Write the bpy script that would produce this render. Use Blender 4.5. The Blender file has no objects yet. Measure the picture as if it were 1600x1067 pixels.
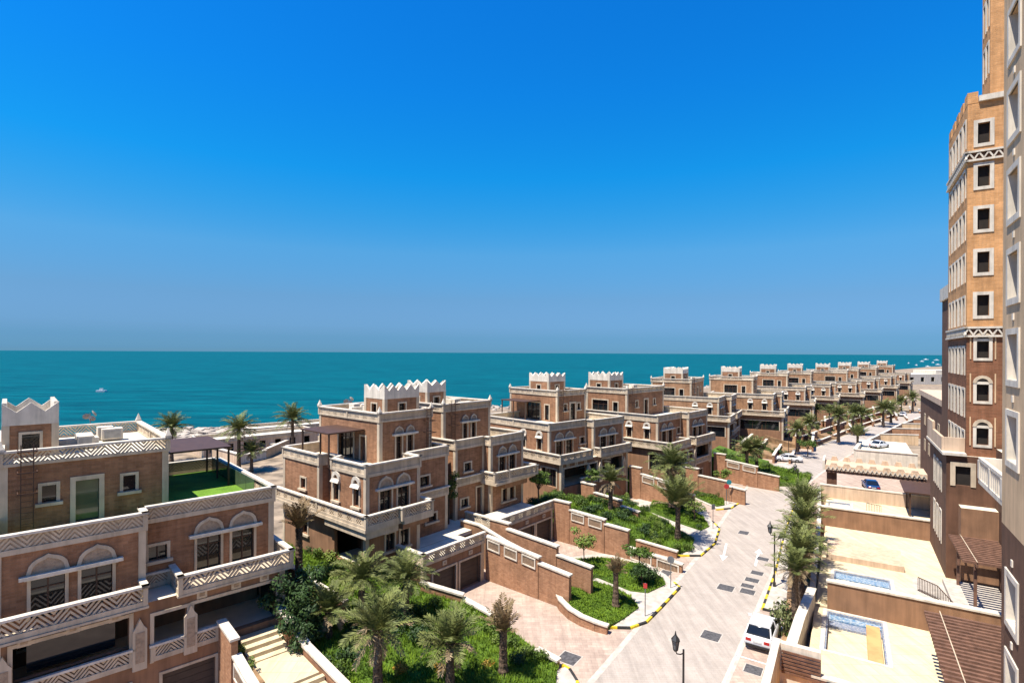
import bpy, bmesh, math, random
from mathutils import Vector, Matrix
rnd = random.Random(7)
SC = bpy.context.scene
COL = SC.collection
rad = math.radians

# ------------------------------------------------------------------ camera, sky, sun, exposure
F, H, ROLL = 840.0, 20.0, math.atan(.005)
cam_d = bpy.data.cameras.new('camera'); cam = bpy.data.objects.new('camera', cam_d); COL.objects.link(cam)
cam_d.sensor_width = 36; cam_d.lens = 36 * F / 1600; cam_d.shift_y = 17.5 / 1600
cam_d.clip_start = .1; cam_d.clip_end = 60000
cam.matrix_world = Matrix.Translation((0, 0, H)) @ Matrix.Rotation(rad(90), 4, 'X') @ Matrix.Rotation(ROLL, 4, 'Z')
SC.camera = cam
SUN_A, SUN_EL = 36.0, 66.0            # horizontal bearing (from -x towards -y) and height of the sun
sd = Vector((-math.cos(rad(SUN_A)) * math.cos(rad(SUN_EL)), -math.sin(rad(SUN_A)) * math.cos(rad(SUN_EL)), math.sin(rad(SUN_EL))))
W = bpy.data.worlds.new('World'); SC.world = W; W.use_nodes = True
nt = W.node_tree; bg = nt.nodes['Background']
sky = nt.nodes.new('ShaderNodeTexSky'); sky.sky_type = 'NISHITA'; sky.sun_disc = False
sky.sun_elevation = rad(SUN_EL); sky.sun_rotation = math.atan2(sd.x, sd.y)
sky.air_density = 1.0; sky.dust_density = .0; sky.ozone_density = 6.0; sky.altitude = 0
hs = nt.nodes.new('ShaderNodeHueSaturation'); hs.inputs['Saturation'].default_value = 1.3; hs.inputs['Hue'].default_value = .493
TINT = [(0.007, (0.0662, 0.1692, 0.3777)), (0.025, (0.084, 0.1795, 0.3547)), (0.096, (0.236, 0.2805, 0.3608)), (0.177, (0.3566, 0.4395, 0.4714)), (0.244, (0.212, 0.5104, 0.5643)), (0.307, (0.0864, 0.5626, 0.6593)), (0.431, (0.0935, 0.5667, 0.7626)), (0.548, (0.1216, 0.5707, 0.8085))]
tcw = nt.nodes.new('ShaderNodeTexCoord'); sx = nt.nodes.new('ShaderNodeSeparateXYZ'); rampw = nt.nodes.new('ShaderNodeValToRGB'); mulw = nt.nodes.new('ShaderNodeVectorMath'); mulw.operation = 'MULTIPLY'; scw = nt.nodes.new('ShaderNodeVectorMath'); scw.operation = 'SCALE'; scw.inputs['Scale'].default_value = 2.5
nt.links.new(tcw.outputs['Generated'], sx.inputs[0]); nt.links.new(sx.outputs['Z'], rampw.inputs[0])
while len(rampw.color_ramp.elements) < len(TINT): rampw.color_ramp.elements.new(.5)
for e_, (z_, c_) in zip(rampw.color_ramp.elements, TINT): e_.position = z_; e_.color = (*c_, 1)
nt.links.new(sky.outputs[0], hs.inputs['Color']); nt.links.new(hs.outputs[0], mulw.inputs[0]); nt.links.new(rampw.outputs[0], mulw.inputs[1]); nt.links.new(mulw.outputs[0], scw.inputs[0]); nt.links.new(scw.outputs[0], bg.inputs['Color'])
bg.inputs['Strength'].default_value = .0585
sun_d = bpy.data.lights.new('sun', 'SUN'); sun_d.energy = 5.0; sun_d.angle = rad(.5); sun_d.color = (1, .93, .82)
sun = bpy.data.objects.new('sun', sun_d); COL.objects.link(sun)
sun.rotation_euler = sd.to_track_quat('Z', 'Y').to_euler(); sun.location = (0, 0, 80)
SC.view_settings.view_transform = 'Standard'; SC.view_settings.look = 'None'
SC.view_settings.exposure = .95; SC.view_settings.gamma = 1
SC.render.engine = 'CYCLES'

# ------------------------------------------------------------------ photo pixel -> ground / frames
def ray(x, y):
    dx, dy = x - 800, y - 551; c, s = math.cos(ROLL), math.sin(ROLL)
    return (dx * c + dy * s) / F, -(-dx * s + dy * c) / F
def atz(x, y, z=0.0):
    a, b = ray(x, y); d = (z - H) / b
    return Vector((a * d, d, z))
class Frame:                       # t runs along the street, n towards it
    def __init__(s, O, az):
        a = rad(az); s.O = Vector((O[0], O[1])); s.az = az
        s.t = Vector((math.sin(a), math.cos(a))); s.n = Vector((math.cos(a), -math.sin(a)))
    def w(s, t, n, z=0.0):
        p = s.O + s.t * t + s.n * n
        return Vector((p.x, p.y, z))
    def loc(s, p):
        d = Vector((p[0], p[1])) - s.O
        return d.dot(s.t), d.dot(s.n)
RF = Frame(atz(1130, 950, 0), 34)     # road frame
LF = Frame(atz(1130, 950, 0), 32)     # frame of the lots and the tower

# ------------------------------------------------------------------ materials
MATS = {}
ALB = .8
def nodes(m): return m.node_tree.nodes, m.node_tree.links
def add_streak(N, L, geo, out, lo=.8):
    mp = N.new('ShaderNodeMapping'); mp.inputs['Scale'].default_value = (2.6, 2.6, .22); L.new(geo.outputs['Position'], mp.inputs['Vector'])
    st = N.new('ShaderNodeTexNoise'); st.inputs['Scale'].default_value = 1; st.inputs['Detail'].default_value = 5; st.inputs['Roughness'].default_value = .65; L.new(mp.outputs[0], st.inputs['Vector'])
    rm = N.new('ShaderNodeMapRange'); rm.inputs['From Min'].default_value = .36; rm.inputs['From Max'].default_value = .6; rm.inputs['To Min'].default_value = lo; rm.inputs['To Max'].default_value = 1.05
    hv = N.new('ShaderNodeHueSaturation'); L.new(st.outputs['Fac'], rm.inputs['Value']); L.new(rm.outputs[0], hv.inputs['Value']); L.new(out, hv.inputs['Color'])
    return hv.outputs[0]
def mat(name, col, rough=.85, var=.12, scale=1.5, bump=0, bscale=30, spec=.3, metal=0, col2=None, fine=0, streak=False):
    streak = streak or name.startswith('stucco') or name in ('cream', 'white_stone', 'peach_wall')
    m = bpy.data.materials.new(name); m.use_nodes = True; N, L = nodes(m); b = N['Principled BSDF']
    col = tuple(c * ALB for c in col); col2 = tuple(c * ALB for c in col2) if col2 else None
    b.inputs['Roughness'].default_value = rough; b.inputs['Metallic'].default_value = metal
    b.inputs['Specular IOR Level'].default_value = spec
    tc = N.new('ShaderNodeTexCoord'); geo = N.new('ShaderNodeNewGeometry')
    nz = N.new('ShaderNodeTexNoise'); nz.inputs['Scale'].default_value = scale; nz.inputs['Detail'].default_value = 6
    L.new(geo.outputs['Position'], nz.inputs['Vector'])
    mx = N.new('ShaderNodeMix'); mx.data_type = 'RGBA'
    c2 = col2 or tuple(c * (1 - 2 * var) for c in col)
    mx.inputs['A'].default_value = (*c2, 1); mx.inputs['B'].default_value = (*[min(1, c * (1 + .4 * var)) for c in col], 1)
    rp = N.new('ShaderNodeMapRange'); rp.inputs['From Min'].default_value = .32; rp.inputs['From Max'].default_value = .62
    L.new(nz.outputs['Fac'], rp.inputs['Value']); L.new(rp.outputs[0], mx.inputs['Factor'])
    out = mx.outputs['Result']
    if fine:
        n2 = N.new('ShaderNodeTexNoise'); n2.inputs['Scale'].default_value = fine; n2.inputs['Detail'].default_value = 3
        L.new(geo.outputs['Position'], n2.inputs['Vector'])
        h = N.new('ShaderNodeHueSaturation'); r2 = N.new('ShaderNodeMapRange')
        r2.inputs['To Min'].default_value = .72; r2.inputs['To Max'].default_value = 1.28
        r2.inputs['From Min'].default_value = .3; r2.inputs['From Max'].default_value = .7
        L.new(n2.outputs['Fac'], r2.inputs['Value']); L.new(r2.outputs[0], h.inputs['Value']); L.new(out, h.inputs['Color']); out = h.outputs[0]
    if streak: out = add_streak(N, L, geo, out)
    L.new(out, b.inputs['Base Color'])
    if bump:
        bp = N.new('ShaderNodeBump'); bn = N.new('ShaderNodeTexNoise'); bn.inputs['Scale'].default_value = bscale; bn.inputs['Detail'].default_value = 5
        L.new(geo.outputs['Position'], bn.inputs['Vector']); L.new(bn.outputs['Fac'], bp.inputs['Height'])
        bp.inputs['Strength'].default_value = bump; bp.inputs['Distance'].default_value = .05; L.new(bp.outputs[0], b.inputs['Normal'])
    MATS[name] = m
    return m
def add_blotch(N, L, geo, out):             # tyre grime and worn patches, drawn out along the street
    mp = N.new('ShaderNodeMapping'); mp.inputs['Rotation'].default_value = (0, 0, rad(34)); mp.inputs['Scale'].default_value = (1.5, .14, 1); L.new(geo.outputs['Position'], mp.inputs['Vector'])
    st = N.new('ShaderNodeTexNoise'); st.inputs['Scale'].default_value = 1; st.inputs['Detail'].default_value = 7; st.inputs['Roughness'].default_value = .7; L.new(mp.outputs[0], st.inputs['Vector'])
    rm = N.new('ShaderNodeMapRange'); rm.inputs['From Min'].default_value = .34; rm.inputs['From Max'].default_value = .58; rm.inputs['To Min'].default_value = .8; rm.inputs['To Max'].default_value = 1.04
    hv = N.new('ShaderNodeHueSaturation'); L.new(st.outputs['Fac'], rm.inputs['Value']); L.new(rm.outputs[0], hv.inputs['Value']); L.new(out, hv.inputs['Color'])
    return hv.outputs[0]
def brick(name, c1, c2, mortar, w=.42, h=.14, gap=.012, bump=.6, patch=.25, squash=1):
    m = bpy.data.materials.new(name); m.use_nodes = True; N, L = nodes(m); b = N['Principled BSDF']
    c1, c2, mortar = [tuple(q * ALB for q in c) for c in (c1, c2, mortar)]
    b.inputs['Roughness'].default_value = .9; b.inputs['Specular IOR Level'].default_value = .15
    tc = N.new('ShaderNodeTexCoord'); br = N.new('ShaderNodeTexBrick')
    br.inputs['Scale'].default_value = 1; br.inputs['Brick Width'].default_value = w; br.inputs['Row Height'].default_value = h
    br.inputs['Mortar Size'].default_value = gap; br.inputs['Mortar Smooth'].default_value = .3; br.inputs['Bias'].default_value = 0
    br.inputs['Color1'].default_value = (*c1, 1); br.inputs['Color2'].default_value = (*c2, 1); br.inputs['Mortar'].default_value = (*mortar, 1)
    L.new(tc.outputs['UV'], br.inputs['Vector'])
    geo = N.new('ShaderNodeNewGeometry'); nz = N.new('ShaderNodeTexNoise'); nz.inputs['Scale'].default_value = .5; nz.inputs['Detail'].default_value = 8; nz.inputs['Roughness'].default_value = .7
    L.new(geo.outputs['Position'], nz.inputs['Vector'])
    hsv = N.new('ShaderNodeHueSaturation'); mr = N.new('ShaderNodeMapRange')
    mr.inputs['From Min'].default_value = .3; mr.inputs['From Max'].default_value = .7; mr.inputs['To Min'].default_value = 1 - patch; mr.inputs['To Max'].default_value = 1 + patch
    L.new(nz.outputs['Fac'], mr.inputs['Value']); L.new(mr.outputs[0], hsv.inputs['Value']); L.new(br.outputs['Color'], hsv.inputs['Color'])
    o_ = add_streak(N, L, geo, hsv.outputs[0], .82) if name.startswith('brick') else (add_blotch(N, L, geo, hsv.outputs[0]))
    L.new(o_, b.inputs['Base Color'])
    bp = N.new('ShaderNodeBump'); bp.inputs['Strength'].default_value = bump; bp.inputs['Distance'].default_value = .02
    sub = N.new('ShaderNodeMath'); sub.operation = 'SUBTRACT'; n2 = N.new('ShaderNodeTexNoise'); n2.inputs['Scale'].default_value = 12
    L.new(geo.outputs['Position'], n2.inputs['Vector']); L.new(n2.outputs['Fac'], sub.inputs[0]); L.new(br.outputs['Fac'], sub.inputs[1])
    L.new(sub.outputs[0], bp.inputs['Height']); L.new(bp.outputs[0], b.inputs['Normal'])
    MATS[name] = m
    return m
brick('brick', (.395, .205, .112), (.29, .145, .078), (.33, .195, .12), patch=.3)
brick('brick_tan', (.46, .26, .14), (.36, .195, .105), (.38, .24, .15), patch=.3)
brick('brick_pale', (.47, .25, .14), (.35, .175, .095), (.36, .22, .14), w=.3, h=.12)
brick('brick_gold', (.72, .38, .165), (.60, .31, .13), (.60, .36, .19), w=.5, h=.16)
brick('brick_red', (.30, .13, .07), (.22, .095, .05), (.25, .14, .085), w=.5, h=.13)
brick('paving', (.52, .40, .32), (.43, .325, .26), (.33, .26, .21), w=.62, h=.31, gap=.01, bump=.2, patch=.2)
brick('road_paving', (.46, .40, .345), (.435, .375, .32), (.36, .31, .265), w=.4, h=.2, gap=.01, bump=.1, patch=.1)
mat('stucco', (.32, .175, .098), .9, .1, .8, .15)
mat('stucco_tan', (.70, .49, .29), .9, .08, .6, .15)
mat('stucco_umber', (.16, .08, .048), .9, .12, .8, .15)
mat('cream', (.64, .52, .375), .8, .08, 1.2, .1, 40)
mat('panel_stone', (.46, .34, .23), .85, .15, 5, .7, 14)
mat('white_stone', (.76, .68, .56), .75, .07, 1.5, .08)
mat('roof_floor', (.80, .72, .56), .9, .1, .7)
brick('sand_floor', (.72, .60, .40), (.70, .575, .375), (.60, .47, .29), w=1.1, h=1.1, gap=.02, bump=.1, patch=.12)
mat('peach_wall', (.68, .50, .35), .9, .06, .6)
mat('glass', (.012, .015, .018), .06, .1, 1, spec=.6)
mat('green_glass', (.09, .13, .075), .08, .1, 1, spec=.5)
mat('dark_inside', (.03, .024, .02), .9)
mat('brown_metal', (.085, .045, .03), .55, .1, 2)
mat('brown_wood', (.20, .105, .07), .7, .2, 3)
mat('garage_door', (.075, .055, .045), .6, .08, 2)
mat('iron', (.025, .024, .024), .45, .1, 4, spec=.5)
mat('steel', (.35, .35, .36), .4, .1, 4, metal=.6)
mat('lawn', (.095, .17, .016), .95, .3, .7, .8, 25, fine=9, col2=(.05, .10, .012))
mat('turf', (.15, .30, .025), .95, .15, .8, .6, 40, fine=14)
mat('soil', (.34, .21, .11), .95, .25, 1.2, .6, 12)
mat('land', (.36, .275, .19), .95, .3, .35, .3, 3)
mat('rock', (.55, .47, .38), .95, .25, .6, .5, 4)
mat('kerb_yellow', (.75, .55, .03), .7, .15, 3)
mat('kerb_black', (.04, .038, .036), .8, .2, 3)
mat('kerb_stone', (.55, .49, .42), .85, .12, 2)
mat('paint_white', (.8, .79, .76), .7, .1, 3)
mat('drain', (.11, .105, .105), .7, .25, 5)
mat('car_white', (.80, .80, .80), .22, .02, 2, spec=.6)
mat('car_blue', (.012, .05, .17), .2, .05, 2, spec=.6)
mat('car_dark', (.015, .016, .018), .2, .05, 2, spec=.6)
mat('tyre', (.02, .02, .02), .85)
mat('lamp_red', (.45, .02, .015), .3)
mat('lamp_glass', (.75, .75, .72), .2)
mat('plate', (.7, .7, .66), .5)
mat('sign_grey', (.22, .23, .24), .5, metal=.3)
mat('sign_red', (.55, .05, .05), .5)
mat('sign_teal', (.03, .26, .30), .5)
mat('mosaic_blue', (.07, .17, .30), .4, .5, 7, col2=(.50, .54, .55), fine=11)
mat('mosaic_grey', (.13, .17, .26), .4, .5, 9, col2=(.42, .42, .42), fine=14)
mat('pool_orange', (.62, .36, .15), .8, .15, 1)
mat('pool_pale', (.55, .68, .70), .6, .05, 1)
mat('orange_cloth', (.80, .33, .03), .8)
mat('trunk', (.17, .115, .075), .95, .35, 9, 1.0, 22)
mat('bark', (.13, .09, .06), .95, .3, 9, .8, 25)
def leafmat(name, c1, c2, sat=0):
    m = mat(name, c1, .6, 0, .9, col2=c2, spec=.25); N, L = nodes(m); b = N['Principled BSDF']
    oi = N.new('ShaderNodeObjectInfo'); geo = N.new('ShaderNodeNewGeometry')
    ri = geo.outputs['Random Per Island']
    h = N.new('ShaderNodeHueSaturation'); r = N.new('ShaderNodeMapRange'); r.inputs['To Min'].default_value = .6; r.inputs['To Max'].default_value = 1.4
    L.new(ri, r.inputs['Value']); L.new(r.outputs[0], h.inputs['Value'])
    src = b.inputs['Base Color'].links[0].from_socket; L.new(src, h.inputs['Color']); L.new(h.outputs[0], b.inputs['Base Color'])
    b.inputs['Transmission Weight'].default_value = 0
    return m
leafmat('frond', (.18, .20, .055), (.10, .125, .035))
leafmat('frond_dry', (.30, .20, .105), (.17, .13, .06))
leafmat('frond_old', (.36, .27, .16), (.24, .17, .09))
leafmat('leaf_dark', (.045, .085, .02), (.025, .055, .014))
leafmat('leaf_mid', (.09, .145, .016), (.045, .085, .012))
leafmat('leaf_light', (.17, .23, .035), (.09, .15, .025))
leafmat('leaf_sage', (.17, .19, .07), (.09, .11, .04))
leafmat('leaf_orange', (.50, .24, .03), (.22, .17, .03))
leafmat('grass', (.17, .27, .016), (.08, .15, .012))
# sea
m = mat('sea', (.0, .14, .20), .4, 0, .01, spec=.02); N, L = nodes(m); b = N['Principled BSDF']
b.inputs['Base Color'].default_value = (.0, .13, .19, 1)
for l in list(b.inputs['Base Color'].links): L.remove(l)
geo = N.new('ShaderNodeNewGeometry'); mp = N.new('ShaderNodeMapping'); mp.inputs['Scale'].default_value = (.03, .14, 1); mp.inputs['Rotation'].default_value = (0, 0, rad(12))
L.new(geo.outputs['Position'], mp.inputs['Vector'])
n1 = N.new('ShaderNodeTexNoise'); n1.inputs['Scale'].default_value = 1; n1.inputs['Detail'].default_value = 8; n1.inputs['Roughness'].default_value = .65
L.new(mp.outputs[0], n1.inputs['Vector'])
cr = N.new('ShaderNodeMix'); cr.data_type = 'RGBA'; cr.inputs['A'].default_value = (0, .045, .062, 1); cr.inputs['B'].default_value = (0, .098, .118, 1)
mr = N.new('ShaderNodeMapRange'); mr.inputs['From Min'].default_value = .35; mr.inputs['From Max'].default_value = .65
L.new(n1.outputs['Fac'], mr.inputs['Value']); L.new(mr.outputs[0], cr.inputs['Factor']); L.new(cr.outputs['Result'], b.inputs['Base Color'])
bp = N.new('ShaderNodeBump'); bp.inputs['Strength'].default_value = .9; bp.inputs['Distance'].default_value = 1.2; L.new(n1.outputs['Fac'], bp.inputs['Height']); L.new(bp.outputs[0], b.inputs['Normal'])

# ------------------------------------------------------------------ mesh helpers
class MB:
    def __init__(s): s.v = []; s.f = []
    def face(s, pts):
        i = len(s.v); s.v += [tuple(p) for p in pts]; s.f.append(tuple(range(i, i + len(pts))))
    def hexa(s, p):                     # 8 corners: bottom 0-3, top 4-7
        i = len(s.v); s.v += [tuple(q) for q in p]
        s.f += [tuple(i + k for k in f) for f in ((0, 3, 2, 1), (4, 5, 6, 7), (0, 1, 5, 4), (1, 2, 6, 5), (2, 3, 7, 6), (3, 0, 4, 7))]
    def box(s, x0, x1, y0, y1, z0, z1):
        s.hexa([(x0, y0, z0), (x1, y0, z0), (x1, y1, z0), (x0, y1, z0), (x0, y0, z1), (x1, y0, z1), (x1, y1, z1), (x0, y1, z1)])
    def prism(s, poly, d):              # polygon of 3d points swept by vector d
        n = len(poly); d = Vector(d); i = len(s.v)
        s.v += [tuple(p) for p in poly] + [tuple(Vector(p) + d) for p in poly]
        s.f.append(tuple(range(i + n - 1, i - 1, -1))); s.f.append(tuple(range(i + n, i + 2 * n)))
        for k in range(n):
            j = (k + 1) % n; s.f.append((i + k, i + j, i + n + j, i + n + k))
    def bar(s, a, b, w, h=None):        # square bar from a to b
        a, b = Vector(a), Vector(b); h = h or w; d = (b - a).normalized()
        u = d.cross(Vector((0, 0, 1)))
        u = Vector((1, 0, 0)) if u.length < 1e-3 else u.normalized()
        v = u.cross(d)
        u *= w / 2; v *= h / 2
        s.hexa([a - u - v, a + u - v, b + u - v, b - u - v, a - u + v, a + u + v, b + u + v, b - u + v])
    def tube(s, pts, rr, n=8, cap=True):
        rings = []
        for k, p in enumerate(pts):
            p = Vector(p); d = (Vector(pts[min(k + 1, len(pts) - 1)]) - Vector(pts[max(k - 1, 0)])).normalized()
            u = d.cross(Vector((0, 1, 0))) if abs(d.y) < .9 else d.cross(Vector((1, 0, 0)))
            u.normalize(); v = d.cross(u); r = rr[k] if isinstance(rr, (list, tuple)) else rr; i = len(s.v)
            for q in range(n):
                a = 2 * math.pi * q / n; s.v.append(tuple(p + u * r * math.cos(a) + v * r * math.sin(a)))
            rings.append(i)
        for a, b in zip(rings, rings[1:]):
            for q in range(n): s.f.append((a + q, a + (q + 1) % n, b + (q + 1) % n, b + q))
        if cap:
            s.f.append(tuple(rings[0] + q for q in range(n))[::-1]); s.f.append(tuple(rings[-1] + q for q in range(n)))
    def build(s, name, material, parent=None, smooth=False, loc=None, fix=True):
        me = bpy.data.meshes.new(name); me.from_pydata(s.v, [], s.f)
        if fix:
            bm = bmesh.new(); bm.from_mesh(me); bmesh.ops.recalc_face_normals(bm, faces=bm.faces); bm.to_mesh(me); bm.free()
        uv = me.uv_layers.new(name='UVMap').data
        for p in me.polygons:
            nn = p.normal
            if abs(nn.z) > .7: tx, ty = Vector((1, 0, 0)), Vector((0, 1, 0))
            else: tx, ty = Vector((-nn.y, nn.x, 0)).normalized(), Vector((0, 0, 1))
            for li in p.loop_indices:
                c = me.vertices[me.loops[li].vertex_index].co; uv[li].uv = (c.dot(tx), c.dot(ty))
        me.materials.append(MATS[material] if isinstance(material, str) else material)
        if smooth:
            for p in me.polygons: p.use_smooth = True
        o = bpy.data.objects.new(name, me); COL.objects.link(o)
        if parent: o.parent = parent
        if loc: o.location = loc
        return o
def tag(o, label=None, cat=None, group=None, kind=None):
    if label: o['label'] = label
    if cat: o['category'] = cat
    if group: o['group'] = group
    if kind: o['kind'] = kind
    return o
def empty(name, loc=(0, 0, 0), rz=0):
    o = bpy.data.objects.new(name, None); o.empty_display_size = .3; COL.objects.link(o); o.location = loc; o.rotation_euler = (0, 0, rz)
    return o
def copy_tree(o, parent=None):
    c = o.copy(); COL.objects.link(c); c.parent = parent
    for k in list(o.children): copy_tree(k, c)
    return c
def clip(poly, axis, val, keep_less):
    out = []
    for k in range(len(poly)):
        a, b = poly[k], poly[(k + 1) % len(poly)]
        ia = (a[axis] <= val) == keep_less; ib = (b[axis] <= val) == keep_less
        if ia: out.append(a)
        if ia != ib:
            f = (val - a[axis]) / (b[axis] - a[axis]); out.append((a[0] + f * (b[0] - a[0]), a[1] + f * (b[1] - a[1])))
    return out

# ------------------------------------------------------------------ a building in its own frame (x = t along street, y = -n)
class Bld:
    def __init__(s, name, fr, label, cat='house', mirror=False, z=0, group=None):
        s.root = empty(name, (fr.O.x, fr.O.y, z), rad(90 - fr.az)); tag(s.root, label, cat, group); s.m = -1 if mirror else 1; s.fr = fr
    def P(s, t, n, z): return (s.m * t, -n, z)
    def fp(s, face, pl, a, z, o):      # point on a face: plane pl, position a, pushed out by o
        if face == 'F': return s.P(a, pl + o, z)
        if face == 'K': return s.P(a, pl - o, z)
        if face == 'L': return s.P(pl - o, a, z)
        return s.P(pl + o, a, z)
    def fbox(s, mb, face, pl, a0, a1, z0, z1, o0, o1):
        mb.hexa([s.fp(face, pl, a, z, o) for z in (z0, z1) for a, o in ((a0, o0), (a1, o0), (a1, o1), (a0, o1))])
    def box(s, mb, t0, t1, n0, n1, z0, z1):
        a = s.m * t0; b = s.m * t1
        mb.box(min(a, b), max(a, b), -n1, -n0, z0, z1)
    def part(s, name, mb, m, parent=None, **k): return mb.build(name, m, parent or s.root, **k)
    def block(s, t0, t1, n0, n1, z0, z1, m='brick', ops={}, depth=.28, name='wall', roof='roof_floor', corner=True):
        mb = MB()
        for face, pl, a0, a1 in (('F', n1, t0, t1), ('K', n0, t0, t1), ('L', t0, n0, n1), ('R', t1, n0, n1)):
            op = ops.get(face, [])
            A = sorted({a0, a1, *[q for o in op for q in o[:2]]}); Z = sorted({z0, z1, *[q for o in op for q in o[2:4]]})
            for i in range(len(A) - 1):
                for j in range(len(Z) - 1):
                    ca, cz = (A[i] + A[i + 1]) / 2, (Z[j] + Z[j + 1]) / 2
                    if any(o[0] < ca < o[1] and o[2] < cz < o[3] for o in op): continue
                    mb.face([s.fp(face, pl, A[i], Z[j], 0), s.fp(face, pl, A[i + 1], Z[j], 0), s.fp(face, pl, A[i + 1], Z[j + 1], 0), s.fp(face, pl, A[i], Z[j + 1], 0)])
            for o in op:
                q = [(o[0], o[2]), (o[1], o[2]), (o[1], o[3]), (o[0], o[3])]
                for k in range(4):
                    a, b = q[k], q[(k + 1) % 4]
                    mb.face([s.fp(face, pl, a[0], a[1], 0), s.fp(face, pl, b[0], b[1], 0), s.fp(face, pl, b[0], b[1], -depth), s.fp(face, pl, a[0], a[1], -depth)])
        w = s.part(name, mb, m, fix=False)
        if roof:
            mb = MB(); s.box(mb, t0 + .02, t1 - .02, n0 + .02, n1 - .02, z1 - .2, z1 - .015); s.part('roof_slab', mb, roof, w)
        if corner:                      # pale quoin strips on the corners
            q = .3; e = .035
            for (t, n) in ((t0, n1), (t1, n1), (t0, n0)):
                ta, tb = (t - e, t + q) if t == t0 else (t - q, t + e)
                na, nb = (n - q, n + e) if n == n1 else (n - e, n + q)
                mb = MB(); s.box(mb, ta, tb, na, nb, max(z0, .0), z1); s.part('corner_trim', mb, 'cream', w)
        return w
    def window(s, face, pl, a0, a1, z0, z1, depth=.22, sill=True, fw=.16, mull=1, m='cream', gm='glass', name='window', head=True, bottom=False):
        mb = MB(); p = .06
        s.fbox(mb, face, pl, a0 - fw, a0, z0 - fw * .2, z1 + fw, -.05, p); s.fbox(mb, face, pl, a1, a1 + fw, z0 - fw * .2, z1 + fw, -.05, p)
        if head: s.fbox(mb, face, pl, a0, a1, z1, z1 + fw, -.05, p)
        if bottom: s.fbox(mb, face, pl, a0 - fw, a1 + fw, z0 - fw, z0 - fw * .2, -.05, p); s.fbox(mb, face, pl, a0, a1, z0 - fw * .2, z0, -.05, p)
        w = s.part(name, mb, m)
        mb = MB(); s.fbox(mb, face, pl, a0, a1, z0, z1, -depth - .03, -depth); s.part('pane', mb, gm, w)
        if mull:
            mb = MB()
            for k in range(1, mull + 1):
                c = a0 + (a1 - a0) * k / (mull + 1); s.fbox(mb, face, pl, c - .035, c + .035, z0, z1, -depth + .002, -depth + .06)
            if z1 - z0 > 1.7:
                c = z0 + (z1 - z0) * .72; s.fbox(mb, face, pl, a0, a1, c - .03, c + .03, -depth + .002, -depth + .05)
            s.part('mullion', mb, 'brown_metal', w)
        if sill:
            mb = MB(); s.fbox(mb, face, pl, a0 - fw - .12, a1 + fw + .12, z0 - .2, z0 - .03, -.04, .2); s.part('sill', mb, m, w)
        return w
    def twin_arch(s, face, pl, a0, a1, z0, zl, rise=1.0):    # two tall doors, a lintel shelf and two blind ogee arches above
        g = (a1 - a0); w = (g - .36) / 2; ops = []
        for c0 in (a0, a1 - w):
            wd = s.window(face, pl, c0 + .14, c0 + w - .14, z0, zl - .12, sill=False, fw=.14, name='door_window', mull=1)
            ops.append((c0 + .14, c0 + w - .14, z0, zl - .12))
            mb = MB(); rg = MB(); n = 14; ca = c0 + w / 2; r = w / 2 + .06
            prof = []
            for k in range(n + 1):
                x = -1 + 2 * k / n; zz = math.sqrt(max(0, 1 - abs(x) ** 2.3)) * (1 - .0 * abs(x)) + .12 * max(0, 1 - abs(x) * 5)
                prof.append((ca + x * r, zl + .06 + zz * rise * .86))
            for k in range(n):
                (xa, za), (xb, zb) = prof[k], prof[k + 1]
                fa = lambda x: ca + (x - ca) * .8
                fz = lambda z: zl + .06 + (z - zl - .06) * .8
                rg.hexa([s.fp(face, pl, fa(xa), fz(za), -.02), s.fp(face, pl, fa(xb), fz(zb), -.02), s.fp(face, pl, xb, zb, -.02), s.fp(face, pl, xa, za, -.02),
                         s.fp(face, pl, fa(xa), fz(za), .09), s.fp(face, pl, fa(xb), fz(zb), .09), s.fp(face, pl, xb, zb, .09), s.fp(face, pl, xa, za, .09)])
            mb.face([s.fp(face, pl, fa(x), fz(z), .035) for x, z in prof])
            ar = s.part('arch_rim', rg, 'cream', wd); s.part('arch_panel', mb, 'panel_stone', wd)
        mb = MB(); s.fbox(mb, face, pl, a0 - .3, a1 + .3, zl - .06, zl + .1, -.03, .3); s.fbox(mb, face, pl, a0 - .1, a1 + .1, zl - .14, zl - .06, -.03, .14)
        s.part('lintel', mb, 'white_stone')
        return ops
    def hood_window(s, face, pl, c, z0, z1, w=.75):          # narrow window under a small arched hood
        wd = s.window(face, pl, c - w / 2, c + w / 2, z0, z1, fw=.13, name='hooded_window', mull=1)
        mb = MB(); n = 8; r = w / 2 + .2; zb = z1 + .38
        for k in range(n):
            a, b = math.pi * k / n, math.pi * (k + 1) / n
            pa, pb = (c + r * math.cos(a), zb + r * 1.1 * math.sin(a)), (c + r * math.cos(b), zb + r * 1.1 * math.sin(b))
            qa, qb = (c + .55 * r * math.cos(a), zb + .6 * r * math.sin(a)), (c + .55 * r * math.cos(b), zb + .6 * r * math.sin(b))
            mb.hexa([s.fp(face, pl, *q, o) for o in (-.02, .14) for q in (qa, qb, pb, pa)])
        mb.hexa([s.fp(face, pl, a, z, o) for a, z, o in ((c - r, z1 + .1, -.02), (c + r, z1 + .1, -.02), (c + r, z1 + .1, .3), (c - r, z1 + .1, .3), (c - r, zb, -.02), (c + r, zb, -.02), (c + r, zb, .12), (c - r, zb, .12))])
        s.part('hood', mb, 'white_stone', wd)
        return (c - w / 2, c + w / 2, z0, z1)
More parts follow.
